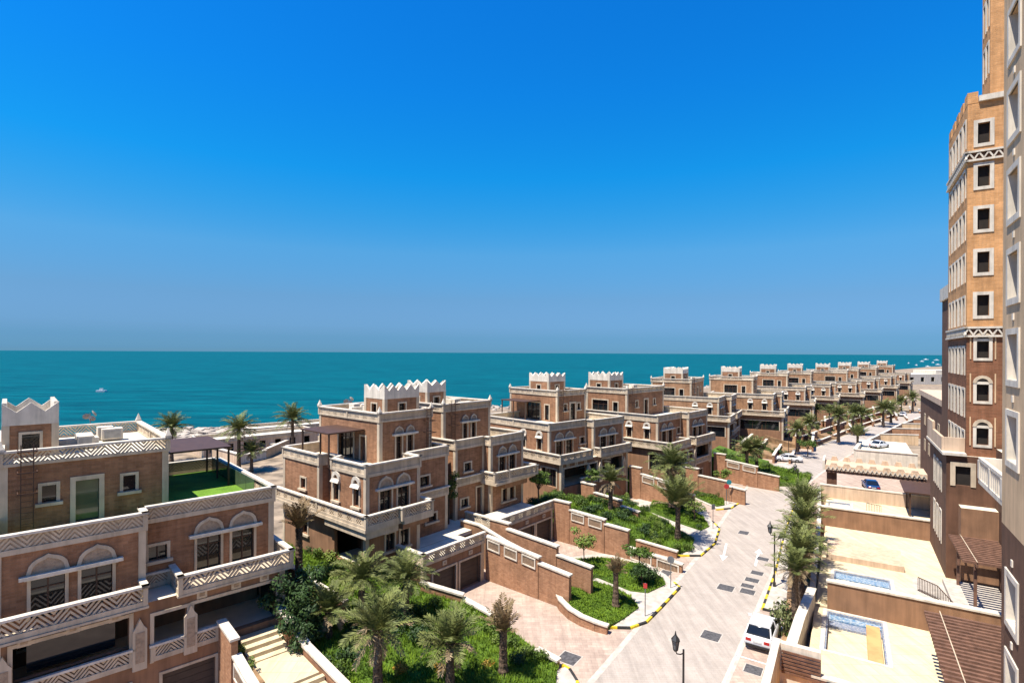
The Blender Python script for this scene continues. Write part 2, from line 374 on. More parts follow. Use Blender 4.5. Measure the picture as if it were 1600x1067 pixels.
    def parapet(s, path, z0, z1, th=.2, lattice=True, back=None, m='cream', cap='white_stone', period=1.25, name='parapet', base=.26, bar=.085, capw=.17):
        mb = MB(); cp = MB(); segs = []
        for (a, b) in zip(path, path[1:]):
            d = Vector((b[0] - a[0], b[1] - a[1])); ln = d.length
            if ln < .05: continue
            d /= ln; q = Vector((d.y, -d.x)); segs.append((Vector(a), d, q, ln))
            def hx(mbx, u0, u1, w0, w1, za, zb):
                pts = []
                for z in (za, zb):
                    for u, w in ((u0, w0), (u1, w0), (u1, w1), (u0, w1)):
                        p = Vector(a) + d * u + q * w; pts.append(s.P(p.x, p.y, z))
                mbx.hexa(pts)
            e = th / 2
            hx(mb, -e + .004, ln + e - .004, -e + .006, e - .006, z0 + .003, z0 + base)
            hx(cp, -capw, ln + capw, -capw, capw, z1 - .12, z1)
            for u in ([0, ln] if ln < 9 else [0, ln / 2, ln]): hx(mb, u - e - .01, u + e + .01, -e - .012, e + .012, z0 + .006, z1 - .1)
            if not lattice: hx(mb, e, ln - e, -e + .03, e - .03, z0 + base - .02, z1 - .1)
        w = s.part(name, mb, m); c = s.part('coping', cp, cap, w)
        if lattice:
            for a, d, q, ln in segs:
                lt = MB(); za, zb = z0 + base - .01, z1 - .11; hgt = zb - za
                n = max(2, 2 * round(ln / period)); cw = ln / n
                for k in range(n):
                    u0 = k * cw; sg = 1 if k % 2 == 0 else -1
                    slope = 1.15; rise = cw * slope; pitch = .235 * hgt / .62; j = -int(rise / pitch) - 1
                    while j * pitch < hgt + rise:
                        c0 = j * pitch; j += 1
                        ua, ub = (0, cw)
                        pl = [(ua, c0 - (0 if sg > 0 else -rise) - bar * .8), (ub, c0 + (rise if sg > 0 else 0) - bar * .8), (ub, c0 + (rise if sg > 0 else 0) + bar * .8), (ua, c0 - (0 if sg > 0 else -rise) + bar * .8)]
                        pl = clip(clip(pl, 1, 0, False), 1, hgt, True)
                        if len(pl) < 3: continue
                        P3 = []
                        for (u, z) in pl:
                            p = a + d * (u0 + u) - q * .05; P3.append(s.P(p.x, p.y, za + z))
                        dv = s.P(q.x * .1, q.y * .1, 0); lt.prism(P3, dv)
                if back:
                    pts = []
                    for z in (za - .01, zb + .01):
                        for u, ww in ((0, -.03), (ln, -.03), (ln, .02), (0, .02)):
                            p = a + d * u + q * ww; pts.append(s.P(p.x, p.y, z))
                    bk = MB(); bk.hexa(pts); s.part('back_panel', bk, back, w)
                if lt.f: tag(s.part('lattice_panel', lt, m, w, fix=False), kind='stuff')
        return w
    def tower(s, t0, t1, n0, n1, z0, zb, z1, teeth=4, m='brick', wins=(('F', .5), ('L', .5))):
        ops = {}
        for face, f in wins:
            a0, a1 = (t0, t1) if face == 'F' else (n0, n1); c = a0 + (a1 - a0) * f; ops.setdefault(face, []).append((c - .38, c + .38, z0 + .35, z0 + 1.35))
        w = s.block(t0, t1, n0, n1, z0, zb, m, ops, name='tower_wall', roof='roof_floor')
        for face in ops:
            for o in ops[face]: s.window(face, {'F': n1, 'L': t0}[face], *o, mull=0, sill=False, fw=.14)
        mb = MB(); th = .18; zt = zb + (z1 - zb) * .58
        for face, pl, a0, a1 in (('F', n1, t0, t1), ('K', n0, t0, t1), ('L', t0, n0, n1), ('R', t1, n0, n1)):
            if face in 'LR': a0 += th + .002; a1 -= th + .002
            else: a0 -= .03; a1 += .03
            n = max(2, round((a1 - a0) / 1.15)) * 2; prof = [(a0, zb)]
            for k in range(n + 1): prof.append((a0 + (a1 - a0) * k / n, z1 if k % 2 == 0 else zt))
            prof.append((a1, zb))
            for k in range(n):
                (xa, za), (xb, zb2) = prof[k + 1], prof[k + 2]
                mb.hexa([s.fp(face, pl, a, z, o) for o in (-th, .03) for a, z in ((xa, zb - .01), (xb, zb - .01), (xb, zb2), (xa, za))])
        s.part('crenellation', mb, 'white_stone', w)
    def pergola(s, t0, t1, n0, n1, z0, z1, posts):
        mb = MB(); s.box(mb, t0, t1, n0, n1, z1 - .12, z1); r = s.part('pergola_roof', mb, 'brown_metal')
        for t, n in posts:
            mb = MB(); s.box(mb, t - .06, t + .06, n - .06, n + .06, z0, z1 - .12); s.part('pergola_post', mb, 'brown_metal', r)
    def plaque(s, face, pl, c, z, w=.32):
        mb = MB(); s.fbox(mb, face, pl, c - w, c + w, z - w * .8, z + w * .8, -.02, .06); p = s.part('plaque', mb, 'cream')
        mb = MB(); s.fbox(mb, face, pl, c - w * .5, c + w * .5, z - w * .35, z + w * .35, .055, .085); s.part('plaque_relief', mb, 'panel_stone', p)
    def ladder(s, face, pl, c, z0, z1, o=.35):
        mb = MB()
        for a in (c - .25, c + .25): s.fbox(mb, face, pl, a - .025, a + .025, z0, z1, o - .025, o + .025)
        z = z0 + .3
        while z < z1: s.fbox(mb, face, pl, c - .25, c + .25, z - .015, z + .015, o - .015, o + .015); z += .3
        for z in (z0 + 2.3, (z0 + z1) / 2 + 1, z1 - .3):
            s.fbox(mb, face, pl, c - .4, c - .36, z - .03, z + .03, 0, o + .6); s.fbox(mb, face, pl, c + .36, c + .4, z - .03, z + .03, 0, o + .6); s.fbox(mb, face, pl, c - .4, c + .4, z - .03, z + .03, o + .56, o + .6)
        s.part('roof_ladder', mb, 'brown_metal')
    def horns(s, pts, z):
        for t, n in pts:
            mb = MB(); s.box(mb, t - .17, t + .17, n - .17, n + .17, z, z + .12)
            i = len(mb.v); mb.v += [s.P(t - .15, n - .15, z + .12), s.P(t + .15, n - .15, z + .12), s.P(t + .15, n + .15, z + .12), s.P(t - .15, n + .15, z + .12), s.P(t, n, z + .6)]
            mb.f += [(i, i + 1, i + 4), (i + 1, i + 2, i + 4), (i + 2, i + 3, i + 4), (i + 3, i, i + 4)]
            s.part('corner_horn', mb, 'white_stone')
    def rooftop(s, t0, t1, n0, n1, z):
        r = random.Random(int(t0 * 10 + n0 * 7 + s.fr.O.y))
        for k in range(4):
            t, n = r.uniform(t0 + .8, t1 - 1.8), r.uniform(n0 + .8, n1 - 1.6); w, d, h = r.uniform(.8, 1.3), r.uniform(.7, 1.1), r.uniform(.5, .8)
            mb = MB(); s.box(mb, t, t + w, n, n + d, z + .1, z + .1 + h)
            for q in (0, w - .1): s.box(mb, t + q, t + q + .1, n + .1, n + .2, z, z + .1)
            u = s.part('rooftop_cooling_unit', mb, 'white_stone')
            mb = MB(); s.box(mb, t + .12, t + w - .12, n + d + .002, n + d + .03, z + .2, z + h); s.part('grille', mb, 'steel', u)
        mb = MB(); t = r.uniform(t0 + 1, t1 - 3); n = r.uniform(n0 + 1, n1 - 1)
        s.box(mb, t, min(t + 3.2, t1 - .5), n, n + .5, z + .25, z + .6); s.part('rooftop_duct', mb, 'white_stone')

Z1, Z2, Z3, ZP, ZR, ZT = 3.2, 6.5, 10.2, 11.2, 14.7, 17.0
def villa_single(fr, label, mirror=False, up=(1.0, 13.4, -13.0, -2.2), tw=(1.4, 5.4, -12.6, -8.6), two=None, far=False, pergola=None, lawn=False, side_win=True, open_side=True, LEN=13.8, bm='brick'):
    v = Bld('villa', fr, label, mirror=mirror, group='seaside villas along the street')
    per = 1.25 if not far else 1.8
    # ground floor with loggias, over the garage level
    gf = {'F': [(.5, 5.0, 3.45, 5.75), (5.35, 6.9, 3.3, 5.7), (8.0, 12.5, 4.3, 6.0), (3.9, 6.5, .05, 2.4), (8.0, 10.4, .05, 2.4)]}
    if open_side: gf['L'] = [(-1.3, 1.2, 3.4, 5.6)] if not far else [(-6.8, 1.2, 3.3, 5.3)]
    v.block(0, LEN, -13, 2.0, 0, Z2, 'stucco', gf, depth=.45)
    mb = MB(); v.box(mb, .1, LEN - .1, -12.9, 1.5, 3.0, 3.25); v.part('floor_slab', mb, 'roof_floor')
    mb = MB(); v.box(mb, .3, LEN - .3, -2.3, -2.1, 3.26, 6.3); v.part('inner_wall', mb, 'stucco')
    for a0, a1 in ((1.6, 2.7), (3.0, 4.1), (8.3, 12.2)):
        mb = MB(); v.fbox(mb, 'F', -2.1, a0, a1, 4.2, 5.6, .02, .06); o = v.part('inner_window', mb, 'glass')
        mb = MB(); v.fbox(mb, 'F', -2.1, a0 - .15, a1 + .15, 4.05, 4.2, .0, .15); v.part('sill', mb, 'cream', o)
    if open_side: v.window('L', 0, *gf['L'][0], sill=False, mull=2, depth=.3)
    for o in gf['F'][:3]:               # cream surround of each loggia
        mb = MB(); v.fbox(mb, 'F', 2.0, o[0] - .18, o[0], o[2] - .1, o[3] + .18, -.1, .07); v.fbox(mb, 'F', 2.0, o[1], o[1] + .18, o[2] - .1, o[3] + .18, -.1, .07); v.fbox(mb, 'F', 2.0, o[0], o[1], o[3], o[3] + .18, -.1, .07)
        v.part('loggia_surround', mb, 'cream')
    mb = MB(); v.fbox(mb, 'F', 2.0, 8.5, 12.0, 4.3, 6.0, -.9, -.85); v.part('loggia_glazing', mb, 'glass')
    for o in gf['F'][3:]:
        mb = MB()
        for k in range(6):
            zz = o[2] + (o[3] - o[2]) * k / 6; v.fbox(mb, 'F', 2.0, o[0], o[1], zz + .01, zz + (o[3] - o[2]) / 6 - .01, -.3, -.24)
        g = v.part('garage_door', mb, 'garage_door')
        mb = MB(); v.fbox(mb, 'F', 2.0, o[0] - .15, o[0], 0, o[3] + .15, -.1, .06); v.fbox(mb, 'F', 2.0, o[1], o[1] + .15, 0, o[3] + .15, -.1, .06); v.fbox(mb, 'F', 2.0, o[0], o[1], o[3], o[3] + .15, -.1, .06)
        v.part('door_surround', mb, 'cream', g)
    for c in (1.2, 2.8, 4.6, 8.6, 10.3, 12.1): v.plaque('F', 2.0, c, 6.18, .26)
    v.parapet([(3.8, 2.03), (5.1, 2.03)], 3.28, 4.2, period=per, name='loggia_railing'); v.parapet([(5.3, 2.03), (6.95, 2.03)], 3.28, 4.2, period=per, name='loggia_railing')
    v.parapet([(7.9, 2.03), (12.6, 2.03)], 3.35, 4.3, period=per, name='loggia_railing')
    for c in (5.18, 7.55, 12.85):       # pointed pilasters between the loggias
        mb = MB(); pr = [(c - .32, 3.1), (c + .32, 3.1), (c + .32, 5.2), (c + .2, 5.35), (c, 5.8), (c - .2, 5.35), (c - .32, 5.2)]
        mb.prism([v.fp('F', 2.0, a, z, .0) for a, z in pr], Vector(v.fp('F', 2.0, 0, 0, .2)) - Vector(v.fp('F', 2.0, 0, 0, 0)))
        p = v.part('pilaster', mb, 'cream'); mb = MB(); v.fbox(mb, 'F', 2.2, c - .2, c + .2, 3.5, 5.1, -.01, .02); v.part('carved_panel', mb, 'panel_stone', p)
    # first floor
    opsA = {'F': [], 'L': []}; opsB = {'F': []}
    opsA['F'] += v.twin_arch('F', 0, 1.05, 4.55, 6.85, 8.95)
    opsA['F'].append((5.95, 6.85, 8.05, 8.85)); v.window('F', 0, 5.95, 6.85, 8.05, 8.85)
    opsB['F'] += v.twin_arch('F', 1.25, 8.5, 12.0, 6.85, 8.95)
    if side_win:
        for c in (-1.7, -4.6): opsA['L'].append(v.hood_window('L', 0, c, 7.7, 9.1))
        opsA['L'].append((-9.9, -9.1, 7.8, 8.7)); v.window('L', 0, -9.9, -9.1, 7.8, 8.7)
    v.block(0, 7.2, -13, 0, Z2, Z3, bm, opsA); v.block(7.203, LEN, -12.99, 1.25, Z2, Z3, 'brick', opsB)
    v.parapet([(-.35, -12.9), (-.35, 2.2), (5.7, 2.2), (5.7, .12)], Z2 + .02, 7.6, period=per, name='balcony_parapet')
    v.parapet([(7.35, 1.35), (7.35, 2.35), (LEN + .3, 2.35), (LEN + .3, -1)], Z2 + .02, 7.6, period=per, name='balcony_parapet')
    mb = MB(); v.box(mb, -.5, 5.85, -12.95, 2.32, Z2 - .1, Z2 + .015); v.part('balcony_slab', mb, 'cream')
    mb = MB(); v.box(mb, 7.2, LEN + .4, -1, 2.5, Z2 - .105, Z2 + .012); v.part('balcony_slab', mb, 'cream')
    v.parapet([(5.85, .03), (7.15, .03)], Z2 + .02, 7.4, period=per, name='lattice_band', th=.12)
    v.parapet([(0, -13), (0, 0), (7.2, 0), (7.2, 1.25), (LEN, 1.25), (LEN, -13), (0, -13)], Z3, ZP, back='cream' if not lawn else 'panel_stone', period=per, name='terrace_parapet')
    # upper block
    t0, t1, n0, n1 = up; L_ = t1 - t0
    oU = {'F': [(t0 + L_ * .45, t0 + L_ * .45 + 1.05, Z3 + .2, 12.7), (t0 + L_ * .22, t0 + L_ * .22 + .6, 11.75, 12.65), (t0 + L_ * .7, t0 + L_ * .7 + .6, 11.75, 12.65)], 'L': [(n1 - 6.2, n1 - 3.4, Z3 + .15, 12.7), (n1 - 2.4, n1 - 1.6, Z3 + .15, 12.5)]}
    v.block(t0, t1, n0, n1, Z3 - .02, ZR - .8, bm, oU)
    v.window('F', n1, *oU['F'][0], sill=False, fw=.24, mull=0, gm='green_glass' if lawn else 'glass', name='terrace_door')
    for o in oU['F'][1:]: v.window('F', n1, *o, mull=0)
    v.window('L', t0, *oU['L'][0], sill=False, mull=2, name='terrace_door'); v.window('L', t0, *oU['L'][1], sill=False, mull=0, name='terrace_door')
    v.parapet([(t0, n0), (t0, n1), (t1, n1), (t1, n0), (t0, n0)], ZR - .85, ZR, period=per, name='roof_parapet', base=.16)
    v.horns([(t0, n1), (t1, n1), (t0, n0)], ZR)
    v.rooftop(t0 + .5, t1 - .5, n0 + .5, n1 - 2.5, ZR - .8)
    v.ladder('F', n1, t0 + L_ * .86 if mirror else t0 + L_ * .1, Z3, ZR + .3)
    for w in ([tw] + ([two] if two else [])): v.tower(*w, ZR - .85, 15.75, ZT)
    if pergola:
        a, b, c, d = pergola; v.pergola(a, b, c, d, Z3, 13.1, [(a + .15, c + .15), (a + .15, d - .15), (a + .15, (c + d) / 2)])
    return v

O2 = atz(572, 726.5, ZP); V2F = Frame(O2, 40)
V1F = Frame(atz(427, 759, ZP), 47); V3F = Frame(atz(858.5, 661.5, ZP), 47); V4F = Frame(atz(1028, 649, ZP), 43)
v1 = villa_single(V1F, 'brick villa with green roof lawn and brown terrace canopy, next to garden of dry palms', mirror=True, up=(5.5, 13.0, -12.8, -2.3), tw=(10.55, 12.95, -9.5, -5), lawn=True, LEN=13.2)
# roof lawn, canopy and glass fence of the first villa
mb = MB(); v1.box(mb, .35, 5.3, -12.6, -.35, Z3 - .01, Z3 + .06); v1.part('roof_lawn', mb, 'turf')
mb = MB(); v1.box(mb, 5.4, 12.8, -2.1, -.35, Z3 - .01, Z3 + .05); v1.part('roof_lawn', mb, 'turf')
v1.pergola(.8, 5.4, -12.6, -6.2, Z3 + .05, 13.1, [(.95, -6.4), (.95, -9.3), (.95, -12.3), (4.4, -12.2)])
for k in range(6):
    mb = MB(); v1.box(mb, .55, .58, -12.4 + k * 1.75, -12.4 + k * 1.75 + 1.68, Z3 + .1, Z3 + 1.15); v1.part('glass_fence_panel', mb, 'green_glass')
# the duplex villa in the middle
v = Bld('villa', V2F, 'paired brick villa with two jagged-topped stair towers and a brown canopy on white terrace', group='seaside villas along the street')
v2 = v
LAT = dict(period=1.25)
oL = [v.hood_window('L', 0, c, 7.75, 9.15) for c in (-1.25, -4.1)] + [(-9.8, -9.0, 7.85, 8.75)]
v.window('L', 0, *oL[2])
fA = v.twin_arch('F', 0, 1.15, 4.35, 6.75, 9.05)
v.block(0, 5.4, -4.8, 0, Z2, Z3, 'brick', {'F': fA, 'L': oL[:2]}); v.block(.003, 5.4, -13, -6.8, Z2, Z3, 'brick', {'L': oL[2:]}); v.block(.9, 5.39, -6.85, -4.75, Z2, Z3 - .01, 'brick', corner=False)
gA = {'F': [(1.9, 2.75, 3.95, 5.3), (3.35, 4.2, 3.95, 5.3)], 'L': [(-4.4, -.6, 3.0, 5.8), (-9.6, -8.6, 3.9, 5.2)]}
v.block(0, 5.4, -13, 0, 0, Z2, 'stucco', gA)
for o in gA['F']: v.window('F', 0, *o)
v.window('L', 0, *gA['L'][1])
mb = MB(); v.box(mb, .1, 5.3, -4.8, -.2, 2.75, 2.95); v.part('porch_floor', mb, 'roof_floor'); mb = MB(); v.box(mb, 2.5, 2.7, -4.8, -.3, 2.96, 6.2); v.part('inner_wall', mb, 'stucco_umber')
oR = [(6.9, 8.2, 7.85, 8.7), (7.9, 9.1, 4.4, 5.1)]
v.block(5.403, 10.5, -12.98, -2, 0, Z3, 'brick', {'F': oR})
for o in oR: v.window('F', -2, *o)
v.parapet([(5.5, -1.93), (10.5, -1.93)], 6.5, 7.35, name='lattice_band', th=.12)
# right half
oM = [(14.1, 15.0, 7.9, 8.7), (15.9, 16.9, 3.25, 5.9), (13.6, 14.6, 4.3, 5.1)]
v.block(12.8, 17.0, -13, -3.3, 0, Z3, 'brick', {'F': oM}); v.block(17.003, 22.4, -12.98, -2.35, 0, Z3, 'brick', {'F': v.twin_arch('F', -2.35, 18.2, 21.2, 6.75, 9.0) + [(18.9, 19.7, 4.0, 5.3), (20.1, 20.9, 4.0, 5.3)]})
v.window('F', -3.3, *oM[0]); v.window('F', -3.3, *oM[2]); v.window('F', -3.3, *oM[1], sill=False, mull=3, gm='brown_wood', name='entrance_door')
for a in (18.9, 20.1): v.window('F', -2.35, a, a + .8, 4.0, 5.3)
mb = MB(); v.box(mb, 10.502, 12.798, -13, -7.5, 0, Z3); v.part('link_wall', mb, 'brick')
v.parapet([(12.9, -3.23), (17.0, -3.23)], 6.5, 7.4, name='lattice_band', th=.12)
# balconies
v.parapet([(-.6, -13), (-.6, .9), (2.6, .9)], Z2, 7.55, name='balcony_parapet'); v.parapet([(2.6, 1.25), (5.7, 1.25), (5.7, -1.9)], Z2, 7.6, name='balcony_parapet')
mb = MB(); v.box(mb, -.75, 2.7, -13, 1.0, Z2 - .25, Z2 + .01); v.part('balcony_slab', mb, 'cream'); mb = MB(); v.box(mb, 2.702, 5.8, -1.9, 1.35, Z2 - .3, Z2 + .012); v.part('balcony_slab', mb, 'cream')
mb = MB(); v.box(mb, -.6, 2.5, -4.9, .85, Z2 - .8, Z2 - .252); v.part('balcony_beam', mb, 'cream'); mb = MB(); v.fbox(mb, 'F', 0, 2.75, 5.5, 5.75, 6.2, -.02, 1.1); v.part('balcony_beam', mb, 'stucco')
v.parapet([(16.6, -3.2), (16.6, -1.4), (18.6, -1.2), (23, -.8), (23, -3)], Z2, 7.6, name='balcony_parapet')
mb = MB(); v.box(mb, 16.5, 23.1, -3.3, -1.1, Z2 - .25, Z2 + .01); v.part('balcony_slab', mb, 'cream')
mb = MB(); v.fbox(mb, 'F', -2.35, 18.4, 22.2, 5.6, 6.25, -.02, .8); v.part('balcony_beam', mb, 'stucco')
# terrace parapets, upper blocks, towers
v.parapet([(0, -13), (0, -6.8), (.9, -6.8), (.9, -4.8), (0, -4.8), (0, 0), (5.4, 0), (5.4, -2), (10.5, -2), (10.5, -13), (0, -13)], Z3, ZP, back='cream', name='terrace_parapet')
v.parapet([(12.8, -13), (12.8, -3.3), (17, -3.3), (17, -2.35), (22.4, -2.35), (22.4, -13), (12.8, -13)], Z3, ZP, back='cream', name='terrace_parapet')
uL = [(-6.6, -4.0, Z3 + .1, 12.8), (-3.2, -2.4 - .1, Z3 + .1, 12.5)]
uL = [(-9.6, -7.2, Z3 + .1, 12.8), (-6.1, -5.3, Z3 + .1, 12.4)]
v.block(3.65, 9.6, -13.0, -3.3, Z3 - .02, ZR - .8, 'brick', {'F': v.twin_arch('F', -3.3, 5.3, 7.5, Z3 + .1, 12.6, .75), 'L': uL})
v.window('L', 3.65, *uL[0], sill=False, mull=2, name='terrace_door'); v.window('L', 3.65, *uL[1], sill=False, mull=0, gm='brown_wood', name='terrace_door')
v.parapet([(3.65, -13), (3.65, -3.3), (9.6, -3.3), (9.6, -13), (3.65, -13)], ZR - .85, ZR, name='roof_parapet', base=.16, back='panel_stone')
v.block(12.9, 20, -12.9, -5.2, Z3 - .02, ZR - .8, 'brick', {'F': v.twin_arch('F', -5.2, 15.6, 17.8, Z3 + .1, 12.6, .75)})
v.parapet([(12.9, -12.9), (12.9, -5.2), (20, -5.2), (20, -12.9), (12.9, -12.9)], ZR - .85, ZR, name='roof_parapet', base=.16, back='panel_stone')
v.horns([(3.65, -3.3), (9.6, -3.3), (3.65, -13), (12.9, -5.2), (20, -5.2)], ZR)
v.tower(5.3, 9.3, -7.9, -4.8, ZR - .85, 15.7, 16.95); v.tower(13.0, 15.6, -11, -7.8, ZR - .85, 15.75, 16.95)
v.rooftop(4.2, 9, -12.8, -7.4, ZR - .8); v.rooftop(16.8, 19.5, -12.5, -6.5, ZR - .8)
v.ladder('F', -3.3, 9.0, Z3, ZR + .3); v.ladder('F', -5.2, 14.0, Z3, ZR + .3)
v.pergola(.0, 3.6, -10, -5.4, Z3, 13.1, [(.15, -5.55), (.15, -9.85), (1.9, -9.85)])
# garages in front of the duplex
def garage(v, t0, t1, n0, n1, doors, z=3.25, zp=4.25):
    w = v.block(t0, t1, n0, n1, 0, z, 'stucco', {'F': [(a, b, .02, 2.4) for a, b in doors]}, depth=.35, name='garage_wall', corner=True)
    v.parapet([(t0, n0 + .2), (t0, n1), (t1, n1)], z, zp, name='garage_parapet')
    for a, b in doors:
        mb = MB()
        for k in range(6): v.fbox(mb, 'F', n1, a, b, .02 + .396 * k, .4 + .396 * k, -.3, -.24)
        g = v.part('garage_door', mb, 'garage_door'); mb = MB()
        for q in ((a - .16, a, 0, 2.56), (b, b + .16, 0, 2.56), (a, b, 2.4, 2.56)): v.fbox(mb, 'F', n1, *q, -.1, .07)
        v.part('door_surround', mb, 'cream', g); v.plaque('F', n1, (a + b) / 2, 2.92, .22)
garage(v2, 3.0, 9.9, .02, 3.3, [(4.0, 6.5), (7.0, 9.5)])
mb = MB(); v2.box(mb, 5.41, 12.7, -1.98, .01, 2.9, 3.24); v2.part('terrace_floor', mb, 'roof_floor')
garage(v2, 13.3, 22.2, -2.34, 1.9, [(16.6, 19.0), (19.4, 21.9)])
mb = MB(); v2.box(mb, 10.0, 13.2, -7, -1.985, 2.5, 3.2); v2.part('terrace_floor', mb, 'roof_floor')

v3 = villa_single(V3F, 'villa with one tower and brown canopy set back on left of roof', up=(7.2, 13.4, -15, -5.2), tw=(8.6, 12.2, -12.2, -8.2), pergola=(4.0, 7.1, -13.6, -8.4))
v4 = villa_single(V4F, 'villa behind the big fan-shaped street palm, its tower standing over the left roof', up=(1.0, 12.5, -13, -5.6), tw=(1.3, 5.2, -12.8, -8.9))
far = []
FAR = [((1123, 621), 31, 'fifth villa of the row, a broad block with paired low towers'), ((1208, 616), 30, 'villa with wide roof window beside the bend of the street'),
       ((1258, 605), 30, 'villa with triple tower tops beyond the white sedan'), ((1297, 600), 32, 'distant villa rising behind the pair of street palms'),
       ((1338, 596.5), 33, 'distant villa with tall plain golden side wall'), ((1366, 592), 36, 'far villa just before the last ones of the row'), ((1392, 588), 38, 'far villa at the end of the visible row'),
       ((1414, 583), 40, 'farthest villa near the marina water')]
for k, (c, az, lb) in enumerate(FAR):
    u = [(1, 13, -14, -5.6), (4.5, 13.2, -14, -4.5), (5.5, 13.2, -14, -4.5), (2, 13, -14, -5), (0.6, 12, -14, -2.5), (3, 13, -14, -5), (1, 12.5, -14, -5), (3, 13, -14, -5)][k]
    tt = u[0] + .6
    far.append(villa_single(Frame(atz(*c, ZP), az), lb, up=u, tw=(tt, tt + 4, -11.5, -7.5), two=(tt + 5, tt + 8, -11.5, -8.2) if k in (0, 2, 3, 5) else None, far=True, bm='brick_tan' if k in (0, 1, 3, 4, 6) else 'brick'))
# ------------------------------------------------------------------ land, sea
def sheet(name, pts, z, m, kind='structure', th=None, parent=None):
    mb = MB(); P3 = [(p[0], p[1], z if len(p) < 3 or z is not None else p[2]) for p in pts]
    if th: mb.prism([(x, y, zz - th) for x, y, zz in P3], (0, 0, th))
    else: mb.face(P3)
    o = mb.build(name, m, parent)
    if kind and not parent: tag(o, kind=kind)
    return o
CO = [(-330, -126), (-150, 54), (-104, 100), (-74, 131), (-40, 160), (20, 222), (120, 325), (300, 505), (700, 900), (1500, 1480), (9000, 5200)]
land = sheet('ground', CO + [(9000, -400), (-330, -400)], -.03, 'land', th=6)
mb = MB(); mb.face([(-40000, -2000, -2.6), (40000, -2000, -2.6), (40000, 45000, -2.6), (-40000, 45000, -2.6)]); tag(mb.build('sea', 'sea'), kind='structure')
# rock armour along the shore
mb = MB(); r = random.Random(3)
for (a, b) in zip(CO[1:7], CO[2:8]):
    a, b = Vector(a), Vector(b); ln = (b - a).length; q = Vector((-(b - a).y, (b - a).x)).normalized()
    for k in range(int(ln * 1.6)):
        p = a + (b - a) * r.random() + q * r.uniform(-7, 3); sz = r.uniform(.5, 1.4)
        u = [Vector((r.uniform(-1, 1), r.uniform(-1, 1), r.uniform(-.6, .8))).normalized() * sz * r.uniform(.7, 1.1) for _ in range(8)]
        c = Vector((p.x, p.y, -.3 + r.uniform(-1.2, .5)))
        s8 = [(-1, -1, -1), (1, -1, -1), (1, 1, -1), (-1, 1, -1), (-.8, -.8, 1), (.8, -.8, 1), (.8, .8, 1), (-.8, .8, 1)]
        mb.hexa([c + Vector((x * sz * r.uniform(.5, 1), y * sz * r.uniform(.5, 1), z * sz * r.uniform(.4, .8))) for x, y, z in s8])
tag(mb.build('shore_rocks', 'rock', fix=False), 'pale rock armour piled along the shore behind the villas', 'rocks', kind='stuff')
# ------------------------------------------------------------------ road, pavements
CL = [(-60, -1.0), (-10, -1.05), (10, -1.2), (30, -2.2), (45, -2.7), (60, -1.0), (90, 3.5), (130, 11), (190, 25), (280, 50)]
def road_edge(h):
    out = []
    for k, (s_, o_) in enumerate(CL):
        a = CL[max(0, k - 1)]; b = CL[min(len(CL) - 1, k + 1)]; d = Vector((b[0] - a[0], b[1] - a[1])).normalized()
        out.append(RF.w(s_ - d.y * h, o_ + d.x * h))
    return out
apron = [RF.w(*q) for q in ((-60, -26), (-60, 30), (30, 30), (62, 16), (90, 8.5), (90, -1.5), (66, -9), (56, -20), (30, -26))]
sheet('driveway_paving', apron, 0.0, 'paving')
sheet('road', road_edge(-3.2) + road_edge(3.2)[::-1], .005, 'road_paving')
for sg in (-1, 1):
    e0, e1 = road_edge(sg * 3.2), road_edge(sg * 3.6)
    sheet('gutter_strip', e0 + e1[::-1], .009, 'kerb_stone')
def strip(name, p, q, w, z, m, parent):
    p, q = Vector(p[:2]), Vector(q[:2]); d = (q - p).normalized(); n = Vector((-d.y, d.x)) * w / 2
    mb = MB(); mb.face([(*(p - n), z), (*(q - n), z), (*(q + n), z), (*(p + n), z)]); return mb.build(name, m, parent)
def arrow(tip, tail, label):
    tip, tail = Vector(tip[:2]), Vector(tail[:2]); d = (tip - tail).normalized(); n = Vector((-d.y, d.x)); L_ = (tip - tail).length; z = .014
    mb = MB(); P = lambda u, w: (*(tail + d * u + n * w), z)
    mb.face([P(0, -.1), P(L_ - 1.5, -.1), P(L_ - 1.5, -.38), P(L_, 0), P(L_ - 1.5, .38), P(L_ - 1.5, .1), P(0, .1)])
    tag(mb.build('lane_arrow', 'paint_white'), label, 'road marking')
arrow(atz(1129, 876), atz(1135, 849), 'white lane arrow on the road pointing towards the near kerb island'); arrow(atz(1187, 857), atz(1180, 884), 'white lane arrow on the road pointing up the street')
pk = empty('parking_lines', RF.w(-5, 3)); tag(pk, 'white painted parking bay lines beside the white car', 'road marking')
for p, q in (((-16, 2.25), (2.5, 2.25)), ((-6.4, 2.25), (-6.4, 4.4)), ((-12, 2.25), (-12, 4.4)), ((-.6, 2.25), (-.6, 4.4))):
    o = strip('painted_line', RF.w(*p), RF.w(*q), .12, .013, 'paint_white', None); o.parent = pk; o.matrix_parent_inverse = Matrix.Translation(-pk.location)
def cover(x, y, w, l, k, lb):
    c = RF.loc(atz(x, y)); s_, o_ = c
    mb = MB(); P = [RF.w(s_ + a, o_ + b, 0) for a, b in ((-l, -w), (l, -w), (l, w), (-l, w))]
    mb.prism([(p.x, p.y, .0) for p in P], (0, 0, .016)); o = tag(mb.build('utility_cover', 'drain'), lb, 'manhole cover', 'dark utility covers in the road')
    mb = MB(); P2 = [RF.w(s_ + a * 1.12, o_ + b * 1.12, 0) for a, b in ((-l, -w), (l, -w), (l, w), (-l, w))]
    mb.prism([(p.x, p.y, .0) for p in P2], (0, 0, .011)); mb.build('cover_frame', 'kerb_stone', o)
